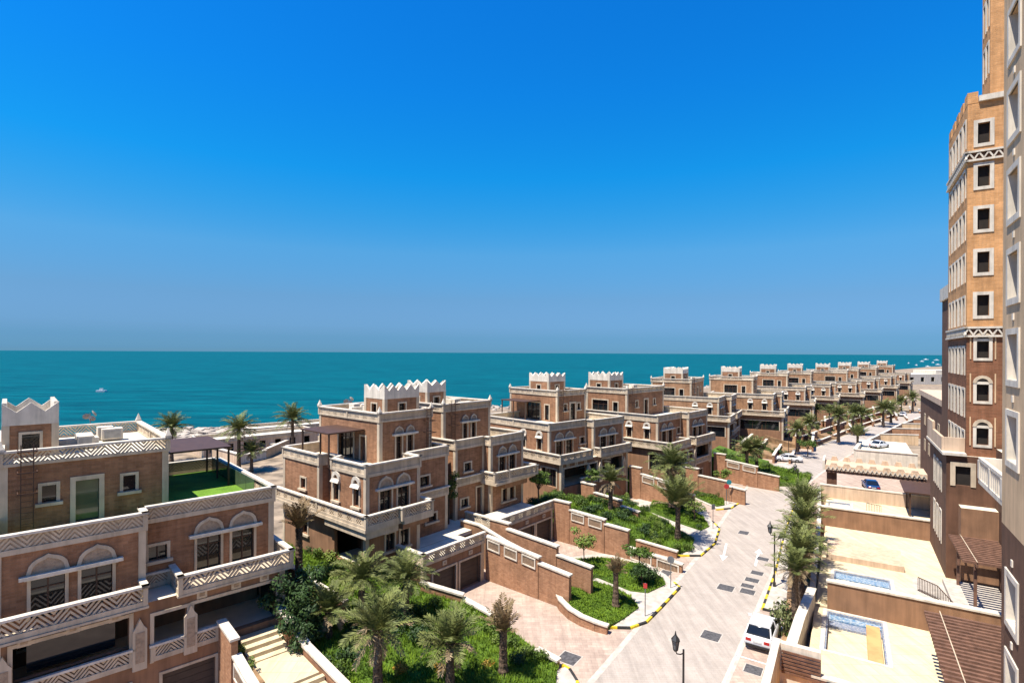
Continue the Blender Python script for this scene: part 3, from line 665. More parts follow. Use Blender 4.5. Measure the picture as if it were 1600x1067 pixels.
for k, (x, y, w, l) in enumerate([(1111, 993, .6, .62), (1134, 918, .62, .6), (1168, 924, .55, .5), (1168, 915, .5, .4), (1175, 906, .55, .45), (1183, 895, .5, .45), (1192, 873, .5, .45), (1162, 832, .5, .6), (1031, 931, .45, .5), (1040, 895, .45, .6), (1212, 825, .4, .4)]):
    cover(x, y, w, l, k, 'dark square utility cover set in the pink paving of the street')
cover(889, 1028, .62, .62, 0, 'steel cover in the driveway by the garden corner'); cover(1177, 1046, .5, .5, 0, 'round-cornered cover in the parking bay behind the white car')
def kerb_line(parent, pts, yellow=True, z=.13, w=.2):
    segs = []; tot = 0
    for a, b in zip(pts, pts[1:]):
        a, b = Vector(a[:2]), Vector(b[:2]); n = max(1, round((b - a).length / .95))
        for k in range(n): segs.append((a + (b - a) * k / n, a + (b - a) * (k + 1) / n))
    for k, (a, b) in enumerate(segs):
        d = (b - a).normalized(); q = Vector((-d.y, d.x)) * w / 2; a2, b2 = a + d * .012, b - d * .012; mb = MB()
        mb.hexa([(*(a2 - q), 0), (*(b2 - q), 0), (*(b2 + q), 0), (*(a2 + q), 0), (*(a2 - q * .85), z + .02), (*(b2 - q * .85), z + .02), (*(b2 + q * .85), z + .02), (*(a2 + q * .85), z + .02)])
        o = mb.build('kerb_piece', ('kerb_yellow' if k % 2 == 0 else 'kerb_black') if yellow else 'kerb_stone', parent)
def px(l, z=0): return [atz(x, y, z) for x, y in l]
i1 = sheet('pavement_island', px([(867, 905), (868, 925), (880, 948), (905, 968), (950, 981), (985, 981), (1010, 972), (1032, 950), (1061, 919), (1052, 911), (1040, 899), (1000, 876), (940, 866), (890, 872)]), .12, 'kerb_stone', th=.13)
kerb_line(i1, px([(944, 981), (985, 982), (1010, 973), (1033, 950), (1062, 919), (1053, 911)]))
i2 = sheet('pavement_island', px([(978, 843), (1059, 868), (1095, 868), (1116, 850), (1123, 827), (1112, 815), (1100, 792), (1060, 781), (1000, 780), (960, 790)]), .12, 'kerb_stone', th=.13)
kerb_line(i2, px([(1059, 869), (1095, 869), (1117, 850), (1124, 827), (1113, 815)]))
i3 = sheet('pavement_island', px([(1075, 775), (1120, 796), (1142, 794), (1153, 787), (1146, 781), (1120, 775), (1100, 764)]), .12, 'kerb_stone', th=.13)
kerb_line(i3, px([(1119, 797), (1142, 795), (1154, 787), (1146, 781)]))
i4 = sheet('pavement', px([(1140, 757), (1167, 759), (1205, 747), (1239, 731), (1222, 724), (1180, 735), (1140, 742)]), .12, 'kerb_stone', th=.13)
kerb_line(i4, px([(1167, 760), (1205, 748), (1240, 731)]), False)
i5 = sheet('pavement', px([(840, 1068), (884, 1043), (902, 1066), (890, 1110), (830, 1130)]), .12, 'kerb_stone', th=.13)
kerb_line(i5, px([(878, 1040), (890, 1047), (902, 1066), (899, 1100)]))
i6 = sheet('pavement', [RF.w(*q) for q in ((1.5, 2.6), (10, 2.35), (22, 1.6), (40, .9), (40, 2.6), (22, 3.4), (10, 4.1), (1.5, 4.4))], .12, 'kerb_stone', th=.13)
kerb_line(i6, [RF.w(*q) for q in ((1.5, 4.4), (1.5, 2.6), (10, 2.35), (22, 1.6), (40, .9))])
# ------------------------------------------------------------------ garden beds
def hz(n): return n
BEDS = {}
def bed(key, pts, m='lawn', name='garden_bed'):
    pts = [Vector(p) for p in pts]
    bm = bmesh.new(); vs = [bm.verts.new(p) for p in pts]; f = bm.faces.new(vs); bmesh.ops.triangulate(bm, faces=[f])
    bmesh.ops.subdivide_edges(bm, edges=bm.edges, cuts=3, use_grid_fill=True); bmesh.ops.triangulate(bm, faces=bm.faces)
    for v_ in bm.verts:
        if not v_.is_boundary: v_.co.z += rnd.uniform(-.06, .12)
    mb = MB(); mb.v = [tuple(v_.co) for v_ in bm.verts]; bm.verts.index_update(); mb.f = [tuple(v_.index for v_ in f.verts) for f in bm.faces]
    tris = [[v_.co.copy() for v_ in f.verts] for f in bm.faces]; bm.free()
    i = len(mb.v); n = len(pts)
    for k in range(n):
        a, b = pts[k], pts[(k + 1) % n]; mb.face([a, b, (b.x, b.y, -.02), (a.x, a.y, -.02)])
    o = mb.build(name, m, fix=False); tag(o, kind='structure'); BEDS[key] = tris
    return o
def pz(l): return [atz(x, y, z) for x, y, z in l]
g1 = [V2F.w(2.9, 3.4, 1.5), V2F.w(2.9, .1, 2.4), V2F.w(.0, .1, 2.5), V2F.w(-.1, -13, 2.3), V1F.w(.3, -13, 2.3), V1F.w(.3, 2.2, 2.2), V1F.w(.9, 7.5, 1.4), V1F.w(1.5, 14, .6), V1F.w(2.5, 22, .3)]
g1 = g1[::-1] + pz([(722, 936, .9), (768, 960, .7), (840, 1016, .35), (871, 1034, .25), (868, 1075, .2), (800, 1140, .2)])
g1 = [V1F.w(2.5, 22, .3), V1F.w(1.5, 14, .6), V1F.w(.9, 7.5, 1.4), V1F.w(.3, 2.2, 2.2), V1F.w(.3, -13, 2.3), V2F.w(-.1, -13, 2.3), V2F.w(.0, .1, 2.5), V2F.w(2.9, .1, 2.4), V2F.w(2.9, 3.4, 1.5)] + pz([(722, 936, .9), (768, 960, .7), (840, 1016, .35), (871, 1034, .25), (868, 1075, .2), (800, 1140, .2)])
bed('front', g1)
bed('island_low', pz([(870, 915, .75), (878, 942, .7), (905, 963, .6), (950, 977, .35), (975, 965, .2), (998, 948, .2), (985, 930, .25), (955, 915, .4), (915, 905, .6), (885, 903, .75)]))
bed('island_up', pz([(872, 885, .5), (890, 894, .4), (935, 900, .3), (985, 922, .2), (1012, 925, .2), (1040, 912, .2), (1036, 903, .2), (1000, 880, .4), (940, 870, .6), (890, 874, .6)]))
bed('mid_shrubs', pz([(940, 800, 1.2), (978, 838, .8), (1058, 862, .4), (1080, 858, .25), (1085, 842, .2), (1050, 820, .4), (1010, 797, .8), (975, 778, 1.4), (945, 772, 1.8)]))
bed('mid_up', pz([(1015, 793, .6), (1060, 815, .3), (1095, 828, .2), (1108, 822, .2), (1098, 806, .3), (1060, 788, .6), (1020, 782, .9)]))
bed('v3_hedge', [V2F.w(22.9, -3, 2.6), V2F.w(22.9, 2, 2.4), V2F.w(22.9, 8, 1.4), V2F.w(26.5, 10.5, 1.0), V2F.w(30, 8.5, 1.6), V2F.w(30.5, 3, 2.6), V2F.w(29.3, -3, 2.7)])
bed('v3_right', [V3F.w(14.4, -6, 2.6), V3F.w(14.4, 4, 2.3), V3F.w(17.6, 8, 1.4), V3F.w(21.5, 5, 1.8), V3F.w(18, -2, 2.6)])
bed('corner', pz([(1085, 772, .5), (1120, 790, .25), (1132, 788, .25), (1130, 778, .3), (1105, 765, .6), (1085, 760, .9)]))
bed('v4_right', [V4F.w(14.5, -3, 3.2), V4F.w(14.5, 4, 2.6), V4F.w(17, 11, .6), V4F.w(20, 14, .3), V4F.w(27, 13, .3), V4F.w(26, 5, 1.6), V4F.w(21, -2, 3.0)])
for k, (f, a) in enumerate(((V4F, 30), (V4F, 46), (V4F, 64), (V4F, 84), (V4F, 108), (V4F, 136))):
    s0, o0 = RF.loc(f.w(a, 8)); w_ = 6 + k
    cl = [q for q in CL if q[0] <= s0][-1]
    i = CL.index(cl); nx = CL[min(i + 1, len(CL) - 1)]; oc = cl[1] + (nx[1] - cl[1]) * (s0 - cl[0]) / max(1, nx[0] - cl[0])
    bed('far%d' % k, [RF.w(s0 - w_, oc - 5.2, .2), RF.w(s0 - w_, oc - 9, .9), RF.w(s0 - w_, oc - 14, 2.2), RF.w(s0 + w_, oc - 14, 2.2), RF.w(s0 + w_, oc - 9, .9), RF.w(s0 + w_, oc - 5.2, .2)], 'soil' if k > 0 else 'lawn')
bed('street_strip', [LF.w(s_, o_, z) for s_, o_, z in ((-9, 4.7, .25), (0, 4.3, .25), (14, 3.6, .25), (30, 3.0, .25), (30, 5.3, .4), (14, 5.6, .4), (0, 5.6, .4), (-9, 6.0, .3))], 'soil')
# ------------------------------------------------------------------ garden and driveway walls
def wall_run(label, segs, m='brick_pale', th=.34, capw=.5, cat='garden wall', grille=None, name='garden_wall'):
    """segs: list of (p, q, z_top_p, z_top_q); each segment a wall body with its coping"""
    root = empty(name, (segs[0][0][0], segs[0][0][1], 0)); tag(root, label, cat); inv = -Vector((segs[0][0][0], segs[0][0][1], 0))
    for p, q, za, zb in segs:
        p, q = Vector(p[:2]), Vector(q[:2]); d = (q - p).normalized(); n = Vector((-d.y, d.x)); mb = MB(); cp = MB()
        def hx(m_, w, a0, a1, b0, b1, e=0):
            A, B = p - d * e, q + d * e; pts = []
            for k, z in ((0, (a0, b0)), (1, (a1, b1))):
                pts += [(*(A - n * w), z[0]), (*(B - n * w), z[1]), (*(B + n * w), z[1]), (*(A + n * w), z[0])]
            m_.hexa([Vector(c) + inv for c in pts])
        hx(mb, th / 2, 0, za - .1, 0, zb - .1); hx(cp, capw / 2, za - .1, za + .03, zb - .1, zb + .03, .08)
        b = mb.build('wall_body', m, root); cp.build('coping', 'white_stone', root)
        if grille:
            ln = (q - p).length; k = int(ln // 1.9)
            if k and ln > 3:
                sgn = grille
                for j in range(k):
                    u0 = .25 + j * ln / k; u1 = (j + 1) * ln / k - .25; g = MB(); bk = MB()
                    zt = lambda u: za + (zb - za) * u / ln - .3
                    def pt(u, z, o): c = p + d * u + n * sgn * (th / 2 + o); return Vector((c.x, c.y, z)) + inv
                    for (ua, ub, za_, zb_) in ((u0, u1, 0, .1), (u0, u1, -.75, -.65), (u0, u0 + .1, -.65, 0), (u1 - .1, u1, -.65, 0)):
                        g.hexa([pt(ua, zt(ua) + za_, -.02), pt(ub, zt(ub) + za_, -.02), pt(ub, zt(ub) + za_, .09), pt(ua, zt(ua) + za_, .09), pt(ua, zt(ua) + zb_, -.02), pt(ub, zt(ub) + zb_, -.02), pt(ub, zt(ub) + zb_, .09), pt(ua, zt(ua) + zb_, .09)])
                    o = g.build('grille_frame', 'white_stone', root)
                    x = u0 + .1
                    while x < u1 - .1:
                        bk.hexa([pt(a_, zt(a_) + z_, o_) for z_ in (-.66, .01) for a_, o_ in ((x, .01), (x + .06, .01), (x + .06, .05), (x, .05))]); x += .13
                    tag(bk.build('grille_bars', 'panel_stone', o), kind='stuff')
    return root
w2 = V2F.w
wall_run('brick driveway wall with three white grilles beside the double garage of the paired villa', [(w2(10.25, 3.4), w2(10.25, 9.2), 3.85, 3.4), (w2(10.25, 9.25), w2(10.25, 12.2), 2.95, 2.75)], grille=-1)
wall_run('tall brick wall flanking the right garage of the paired villa, stepped caps', [(w2(22.45, 2.0), w2(22.45, 4.0), 4.3, 4.3), (w2(22.45, 4.05), w2(22.45, 8.2), 3.6, 3.4), (w2(22.45, 8.25), w2(22.45, 10.8), 3.0, 2.9), (w2(22.45, 10.85), w2(22.9, 16), 1.3, .8)], grille=-1)
wall_run('stepped brick wall between stair and right garage of the paired villa', [(w2(13.1, 1.3), w2(13.1, 3.6), 4.3, 4.3), (w2(12.8, 3.65), w2(12.8, 9.2), 3.9, 3.6), (w2(12.8, 9.25), w2(12.8, 12.6), 2.9, 2.7)])
wall_run('curving pale stair wall descending from the white terrace', [(w2(11.9, -1.5), w2(11.9, 1), 3.9, 3.9), (w2(11.9, 1.02), w2(11.8, 4), 3.9, 3.2), (w2(11.8, 4.02), w2(11.6, 6.5), 3.2, 2.9), (w2(11.6, 6.52), w2(11.4, 9.5), 2.9, 1.9)], 'stucco', .25, .42)
wall_run('low brown boundary wall between the first two villas', [(V2F.w(-4.0, -11), V2F.w(-3.9, -3), 3.6, 3.5), (V2F.w(-3.9, -2.95), V2F.w(-3.7, 3), 3.3, 2.9)], 'stucco', .25, .4)
wall_run('low white-capped wall between palm garden and garage driveway', [(w2(2.75, 3.4), atz(723, 930, 1.5), 2.2, 1.6), (atz(723, 934, 1.2), atz(768, 958, 1.0), 1.25, 1.0), (atz(840, 1013, .6), atz(872, 1031, .5), .62, .55)])
cv = px([(867, 915), (868, 928), (876, 943), (890, 956), (908, 966), (930, 974), (949, 979)], .5)
wall_run('curved low brick wall with white cap around the grass island', [(a, b, 1.0 - .06 * k, .94 - .06 * k) for k, (a, b) in enumerate(zip(cv, cv[1:]))], th=.28, capw=.42)
wall_run('low brick wall with white cap at the edge of the shrub island', [(atz(978, 840, .8), atz(1058, 862, .6), 1.0, .7)], th=.28, capw=.42)
def v_walls(f, who):
    wall_run('stepped brick wall with white grilles right of the garage of ' + who, [(f.w(13.9, 2.4), f.w(13.9, 4.2), 4.4, 4.4), (f.w(13.9, 4.25), f.w(13.9, 9), 3.6, 3.2), (f.w(13.9, 9.05), f.w(13.9, 12), 2.4, 2.2)], grille=-1)
    wall_run('stepped brick wall left of the garage of ' + who, [(f.w(3.2, 2.6), f.w(3.2, 4.6), 3.9, 3.9), (f.w(3.2, 4.65), f.w(3.2, 8.6), 3.0, 2.8), (f.w(3.2, 8.65), f.w(3.2, 11), 2.2, 2.0)])
v_walls(V3F, 'the canopy villa past the pair'); v_walls(V4F, 'the villa behind the fan palm')
for k, b_ in enumerate(far[:7]):
    f = b_.fr; nm = ['fifth', 'sixth', 'seventh', 'eighth', 'ninth', 'tenth', 'eleventh'][k]
    for q, (n_, z_, t0_, t1_) in enumerate(((4.6, 2.9, -3, 13.5), (7.6, 2.2, -4, 12.5), (10.4, 1.5, -5, 11.5), (13.0, .9, -4, 9))):
        if k in (1,) and n_ > 8: continue
        wall_run('%s terraced brick retaining wall below the %s villa of the row' % (['topmost', 'upper', 'lower', 'lowest'][q], nm), [(f.w(t0_, n_), f.w((t0_ + t1_) / 2, n_ + .0), z_, z_), (f.w((t0_ + t1_) / 2 + .02, n_ + .0), f.w(t1_, n_), z_ - .3, z_ - .3)])
# stairs beside the first villa
w1 = V1F.w
wall_run('brick stair wall with white cap left of the entrance steps', [(w1(-3.6, 2.1), w1(-3.6, 4.6), 4.4, 4.3), (w1(-3.5, 4.65), w1(-3.4, 9.5), 3.4, 2.6)], grille=-1)
wall_run('brick stair wall with sweeping white cap right of the entrance steps', [(w1(-.3, 2.1), w1(-.25, 3.6), 4.2, 3.9), (w1(-.25, 3.62), w1(.1, 5.2), 3.9, 2.9), (w1(.1, 5.22), w1(.5, 9.5), 2.9, 2.3)])
st = empty('entrance_stairs', w1(-1.8, 3)); tag(st, 'cream entrance steps leading up to the loggia of the roof-lawn villa', 'stairs')
def tn_box(f, mb, t0, t1, n0, n1, z0, z1, off=(0, 0, 0)):
    mb.hexa([f.w(a, b, z) - Vector(off) for z in (z0, z1) for a, b in ((t0, n0), (t1, n0), (t1, n1), (t0, n1))])
for k in range(4):
    mb = MB(); tn_box(V1F, mb, -2.7, -.5, 2.1, 2.9 + .45 * k, 1.6, 3.2 - .22 * (k + 1) + .1 - .001 * k, st.location); mb.build('step', 'sand_floor', st)
mb = MB(); tn_box(V1F, mb, -3.4, -.1, 2.1, 7.5, 1.5, 2.35, st.location); mb.build('landing', 'sand_floor', st)
for k in range(5):
    mb = MB(); tn_box(V1F, mb, -3.2, .1, 7.5, 7.8 + .5 * k, .3, 2.2 - .25 * k, st.location); mb.build('step', 'sand_floor', st)
mb = MB(); tn_box(V1F, mb, -3.38, -2.8, 2.3, 7.0, 1.4, 2.7, st.location); mb.build('planter', 'soil', st)
# ------------------------------------------------------------------ tower blocks on the right
T = Bld('apartment_tower', Frame(LF.w(14.23, 16.74), 32), 'tall golden brick apartment tower with zigzag bands and square white-framed windows', 'tower')
def tower_section(z0, z1, m, lw, kw):
    ops = {'L': [(a, a + .78, z, z + (1.4 if z < 21 else 1.72)) for z in lw for a in (.66, 4.6, 8.6)], 'K': [(a, a + 1.0, z, z + 2.3) for z in kw for a in (.7, 2.5, 4.3, 6.1, 7.9)]}
    T.block(0, 10, 0, 14, z0, z1, m, ops, corner=False, depth=.35)
    return ops
lo = tower_section(0, 21.6, 'brick_red', [19.75, 16.15, 12.5], [18.3, 14.7, 11.1])
hi = tower_section(21.602, 41.2, 'brick_gold', [37.7, 34.1, 30.5, 26.9, 23.3], [37.6, 33.4, 29.8, 26.2, 22.6])
for ops in (lo, hi):
    for o in ops['L']:
        w = T.window('L', 0, *o, fw=.27 if ops is hi else .22, mull=0, sill=False, gm='dark_inside', depth=.3, bottom=True, m='white_stone')
        if ops is lo:                    # round head over the lower windows
            mb = MB(); ca = (o[0] + o[1]) / 2
            for k in range(8):
                a, b = math.pi * k / 8, math.pi * (k + 1) / 8
                mb.hexa([T.fp('L', 0, ca + r_ * math.cos(q), o[3] + .1 + r_ * math.sin(q), oo) for oo in (-.02, .1) for r_, q in ((.40, a), (.40, b), (.64, b), (.64, a))])
            T.part('arch_head', mb, 'cream', w); mb = MB()
            mb.face([T.fp('L', 0, ca + .41 * math.cos(math.pi * k / 10), o[3] + .24 + .34 * math.sin(math.pi * k / 10), .065) for k in range(11)]); T.part('arch_glass', mb, 'dark_inside', w)
            mb = MB(); T.fbox(mb, 'L', 0, o[0] - .45, o[0] - .36, o[2] - .1, o[3] + .9, -.01, .05); T.part('moulding', mb, 'stucco_tan', w); mb = MB(); T.fbox(mb, 'L', 0, o[1] + .36, o[1] + .45, o[2] - .1, o[3] + .9, -.01, .05); T.part('moulding', mb, 'stucco_tan', w)
    for o in ops['K']: T.window('K', 0, *o, fw=.2, mull=0, sill=False, depth=.25, m='white_stone')
for z in (21.5, 36.25):
    for face, a0, a1 in (('L', -.2, 14), ('K', -.2, 10)):
        mb = MB(); T.fbox(mb, face, 0, a0, a1, z, z + .16, -.05, .2 if face == 'L' else .198); w = T.part('band_rail', mb, 'white_stone'); mb = MB(); T.fbox(mb, face, 0, a0, a1, z + .72, z + .88, -.05, .2 if face == 'L' else .198); T.part('band_rail', mb, 'white_stone', w)
        mb = MB(); T.fbox(mb, face, 0, a0 + .2, a1, z + .16, z + .72, -.05, .04); T.part('band_panel', mb, 'stucco_umber', w)
        for k in range(int((a1 - a0) / .62)):
            for p, q in ((0, .31), (.62, .31)):
                a = a0 + k * .62; mb = MB(); mb.bar(T.fp(face, 0, a + p, z + .18, .1), T.fp(face, 0, a + q, z + .7, .1), .11); T.part('zigzag_piece', mb, 'white_stone', w)
mb = MB(); T.box(mb, -.25, 10.2, .7, 14.2, 41.2, 41.65); T.part('cornice', mb, 'white_stone')
for k in range(5):
    mb = MB(); T.box(mb, -.02 + k * 2.1, 1.3 + k * 2.1, -.02, .68, 41.15, 42.1 - .02 * k); T.part('merlon', mb, 'brick_gold')
uo = {'K': [(a, a + .7, z, z + 2.6) for z in (44, 48, 52, 56) for a in (1.5, 2.8)]}
T.block(1.0, 4.2, 1.6, 12, 41.6, 70, 'brick_gold', uo, corner=False)
for o in uo['K']: T.window('K', 1.6, *o, fw=.2, mull=1, sill=False, m='white_stone')
# podium and link buildings
PB = Bld('podium_building', Frame(LF.O, 32), 'dark brown podium block with pale balcony at the foot of the tower', 'building')
po = {'L': [(16.0, 17.0, 9.0, 10.6)], 'K': [(16.5, 17.3, 7.8, 10.2), (18.5, 19.3, 7.8, 10.2), (20.5, 21.3, 7.8, 10.2), (16.5, 17.3, 3.2, 6), (18.5, 19.3, 3.2, 6), (20.5, 21.3, 3.2, 6)]}
PB.block(13.9, 24.3, 15.4, 20, 0, 11.5, 'stucco_umber', po, corner=False)
PB.window('L', 13.9, *po['L'][0], fw=.34, mull=0, sill=False, gm='dark_inside')
for o in po['K']: PB.window('K', 15.4, *o, fw=.16, mull=1, sill=False, m='white_stone')
mb = MB(); PB.box(mb, 13.6, 24.6, 15.1, 16.7, 11.5, 11.72); PB.part('ledge', mb, 'white_stone')
for (a, b, c, d, z) in ((14.6, 20.5, 15.15, 15.35, 12.9), (14.6, 14.8, 15.36, 16.72, 12.9), (20.52, 24.3, 15.15, 15.35, 13.6)):
    mb = MB(); PB.box(mb, a, b, c, d, 11.725, z); PB.part('balcony_wall', mb, 'peach_wall')
lk = {'K': [(-6.2, -5.4, 6.2, 10.4), (-3.4, -2.6, 6.2, 10.4), (2, 2.8, 6.2, 10.4), (6, 6.8, 6.2, 10.4), (-8.5, -6.8, 1.2, 3.6), (1, 2.6, 1.2, 3.6)]}
PB.block(-11.5, 13.88, 18.6, 30, 0, 12.3, 'stucco_umber', lk, corner=False)
for o in lk['K']: PB.window('K', 18.6, *o, fw=.16, mull=1, sill=False, m='white_stone')
PB.block(12.6, 13.89, 16.2, 18.58, 0, 7.4, 'stucco', corner=False)
mb = MB(); PB.box(mb, -9.6, -.6, 15.2, 18.6, 12.0, 12.3); PB.part('balcony_slab', mb, 'white_stone')
mb = MB(); PB.box(mb, -9.6, -.6, 15.2, 15.4, 13.4, 13.6); rl = PB.part('balustrade_rail', mb, 'white_stone')
for k in range(19):
    t = -9.5 + k * .49; mb = MB(); PB.box(mb, t - .07, t + .07, 15.23, 15.37, 12.3, 13.4) if k % 6 else PB.box(mb, t - .2, t + .2, 15.18, 15.42, 12.3, 13.42); PB.part('baluster', mb, 'white_stone', rl)
mb = MB(); PB.box(mb, -.8, -.6, 15.4, 18.6, 12.3, 13.6); PB.part('balcony_wall', mb, 'white_stone')
PB.block(24.4, 33, 17.3, 30, 0, 26, 'stucco_umber', corner=False); PB.block(33.02, 68, 18.6, 30, 0, 13.4, 'stucco_umber', {'K': [(a, a + 1.2, z, z + 1.6) for a in (36, 41, 46, 51, 56, 61) for z in (5, 9)], 'L': []}, corner=False)
for a in (36, 41, 46, 51, 56, 61):
    for z in (5, 9): PB.window('K', 18.6, a, a + 1.2, z, z + 1.6, sill=False, mull=0)
mb = MB(); PB.box(mb, 24.2, 33.2, 17.1, 30.2, 26, 27.4); PB.part('parapet', mb, 'white_stone'); mb = MB(); PB.box(mb, 33.3, 68.2, 18.4, 30.2, 13.4, 14.2); PB.part('parapet', mb, 'peach_wall')
WG = Bld('apartment_wing', Frame(LF.O, 32), 'near tan stucco apartment wing with deep white window reveals', 'building')
wz = [26.0 + 3.55 * k for k in range(-7, 9)]
wo = [(a, a + 1.65, z, z + 2.0) for z in wz for a in (-14.35, -19.0, -23.6)]
WG.block(-36, -11.6, 14.3, 30, 12.3, 60, 'stucco_tan', {'K': [o for o in wo if o[2] > 12.5]}, corner=False, depth=.9); WG.block(-36, -11.602, 14.302, 30, 0, 12.298, 'stucco_umber', {'K': [o for o in wo if o[3] < 12.2 and o[2] > .3]}, corner=False, depth=.9)
for o in wo:
    if o[2] < .3 or (o[2] < 12.5 and o[3] > 12.2): continue
    w = WG.window('K', 14.3, *o, fw=.26, mull=0, sill=False, m='white_stone', depth=.9, name='deep_window', bottom=True); mb = MB()
    WG.fbox(mb, 'K', 14.3, o[0], o[1], o[2], o[2] + .03, -.88, .05); WG.fbox(mb, 'K', 14.3, o[0] + .0, o[0] + .03, o[2] + .03, o[3], -.88, .05); WG.fbox(mb, 'K', 14.3, o[1] - .03, o[1], o[2] + .03, o[3], -.88, .05)
    WG.part('reveal_lining', mb, 'white_stone', w); mb = MB()
    for k in range(4): WG.fbox(mb, 'K', 14.3, o[0] + .04, o[1] - .04, o[2] + .2 + k * .2, o[2] + .24 + k * .2, -.7, -.66)
    WG.part('window_rail', mb, 'white_stone', w)
    mb = MB(); WG.fbox(mb, 'K', 14.3, o[0] + .7, o[0] + .92, o[3] + .62, o[3] + .9, -.01, .05); WG.part('vent', mb, 'white_stone')
# ------------------------------------------------------------------ walled yards with pools
def lbox(mb, s0, s1, o0, o1, z0, z1): mb.hexa([LF.w(s_, o_, z) for z in (z0, z1) for s_, o_ in ((s0, o0), (s0, o1), (s1, o1), (s1, o0))])
def floor_holes(name, s0, s1, o0, o1, z, holes, m):
    S = sorted({s0, s1, *[q for h in holes for q in h[:2]]}); O_ = sorted({o0, o1, *[q for h in holes for q in h[2:]]}); mb = MB()
    for i in range(len(S) - 1):
        for j in range(len(O_) - 1):
            cs, co = (S[i] + S[i + 1]) / 2, (O_[j] + O_[j + 1]) / 2
            if any(h[0] < cs < h[1] and h[2] < co < h[3] for h in holes): continue
            mb.face([LF.w(S[i], O_[j], z), LF.w(S[i], O_[j + 1], z), LF.w(S[i + 1], O_[j + 1], z), LF.w(S[i + 1], O_[j], z)])
    for (a, b) in (((s0, o0), (s0, o1)), ((s0, o1), (s1, o1)), ((s1, o1), (s1, o0)), ((s1, o0), (s0, o0))): mb.face([LF.w(*a, z), LF.w(*b, z), LF.w(*b, 0), LF.w(*a, 0)])
    return tag(mb.build(name, m), kind='structure')
pools = [(-4.6, 2.0 - .4, 7.0, 10.4), (7.3, 10.6, 7.3, 11.3), (31.9, 36.2, 6.2, 8.6)]
floor_holes('yard_floor', -9.0, 1.9, 6.2, 18.55, 1.0, [pools[0]], 'sand_floor'); floor_holes('yard_floor', 2.3, 12.5, 12.9, 18.55, 1.002, [], 'kerb_stone'); floor_holes('yard_floor', 2.3, 24.4, 6.2, 16.85, 1.0, [pools[1]], 'sand_floor'); floor_holes('yard_floor', 24.9, 38.0, 5.9, 17.4, 1.0, [pools[2]], 'sand_floor')
def pool(p, label, kinds):
    s0, s1, o0, o1 = p; r = empty('empty_pool', LF.w(s0, o0)); tag(r, label, 'pool'); inv = Matrix.Translation(-r.location)
    def add(nm, m, *q):
        mb = MB(); lbox(mb, *q); o = mb.build(nm, m, r); o.matrix_parent_inverse = inv
    for k, (f0, f1, z, m) in enumerate(kinds):
        add('pool_floor', m, s0 + (s1 - s0) * f0, s0 + (s1 - s0) * f1 - .004, o0 + .1, o1 - .1, .0, z)
    for q in ((s0, s0 + .1, o0, o1), (s1 - .1, s1, o0, o1), (s0 + .1, s1 - .1, o0, o0 + .1), (s0 + .1, s1 - .1, o1 - .1, o1)): add('pool_side', 'mosaic_grey', *q, 0, .97)
    for q in ((s0 - .25, s0, o0 - .25, o1 + .25), (s1, s1 + .25, o0 - .25, o1 + .25), (s0, s1, o0 - .25, o0), (s0, s1, o1, o1 + .25)): add('pool_coping', 'white_stone', *q, .9, 1.035)
    return r, add
r, add = pool(pools[0], 'empty pool with blue mosaic band and orange ledge in the nearest yard', [(0, .72, .55, 'sand_floor'), (.72, .86, .7, 'mosaic_grey'), (.86, 1, .8, 'mosaic_blue')])
add('pool_ledge', 'pool_orange', -4.4, 1.0, 9.4, 10.2, .3, .86)
r, add = pool(pools[1], 'empty pool with speckled blue mosaic in the middle yard', [(0, .35, .5, 'mosaic_grey'), (.35, .6, .72, 'white_stone'), (.6, 1, .82, 'mosaic_blue')])
r, add = pool(pools[2], 'white rimmed pale blue pool in the far yard', [(0, .5, .6, 'pool_pale'), (.5, 1, .8, 'white_stone')])
wall_run('brown dividing wall with white cap between the middle and far yards', [(LF.w(24.65, 5.7), LF.w(24.65, 17.4), 3.1, 3.1)], 'stucco', .4, .55, 'yard wall', name='yard_wall')
wall_run('brown dividing wall with white cap between the near and middle yards', [(LF.w(2.1, 7.0), LF.w(2.1, 18.5), 3.1, 3.1)], 'stucco', .4, .55, 'yard wall', name='yard_wall')
wall_run('peach wall closing the far yard in front of the car gate', [(LF.w(38.2, 5.2), LF.w(38.2, 17.6), 2.7, 2.7)], 'peach_wall', .35, .45, 'yard wall', name='yard_wall')
wall_run('peach wall edging the near side of the pool yard', [(LF.w(-9.2, 6.6), LF.w(-9.2, 14.2), 1.6, 1.6)], 'peach_wall', .35, .5, 'yard wall', name='yard_wall')
wall_run('low white street wall of the middle yard behind the palms', [(LF.w(2.4, 6.0), LF.w(24.3, 5.6), 1.9, 1.9)], 'white_stone', .3, .4, 'yard wall', name='yard_wall')
wall_run('low white street wall of the far yard', [(LF.w(25, 5.6), LF.w(38, 5.0), 2.1, 2.3)], 'white_stone', .3, .4, 'yard wall', name='yard_wall')
wall_run('white street wall of the nearest yard, higher at its corner', [(LF.w(-8.9, 5.4), LF.w(-4, 5.6), 2.6, 2.5), (LF.w(-3.98, 5.6), LF.w(1.9, 6.0), 2.5, 2.3)], 'white_stone', .45, .6, 'yard wall', name='yard_wall')
for s0, lb in ((13.2, 'peach sun deck step across the middle yard'), (2.9, 'low cream terrace step by the wall of middle yard')):
    mb = MB(); lbox(mb, s0, s0 + (4.6 if s0 > 5 else 2.5), 6.6, 12.5 if s0 > 5 else 15, 1.004, 1.5 if s0 > 5 else 1.22); tag(mb.build('deck_step', 'peach_wall' if s0 > 5 else 'sand_floor'), lb, 'terrace')
mb = MB(); lbox(mb, 4, 12.5, 15.0, 18.5, 1.004, 1.35); tag(mb.build('tiled_deck', 'kerb_stone'), 'grey tiled deck under the middle slatted pergola', 'terrace')
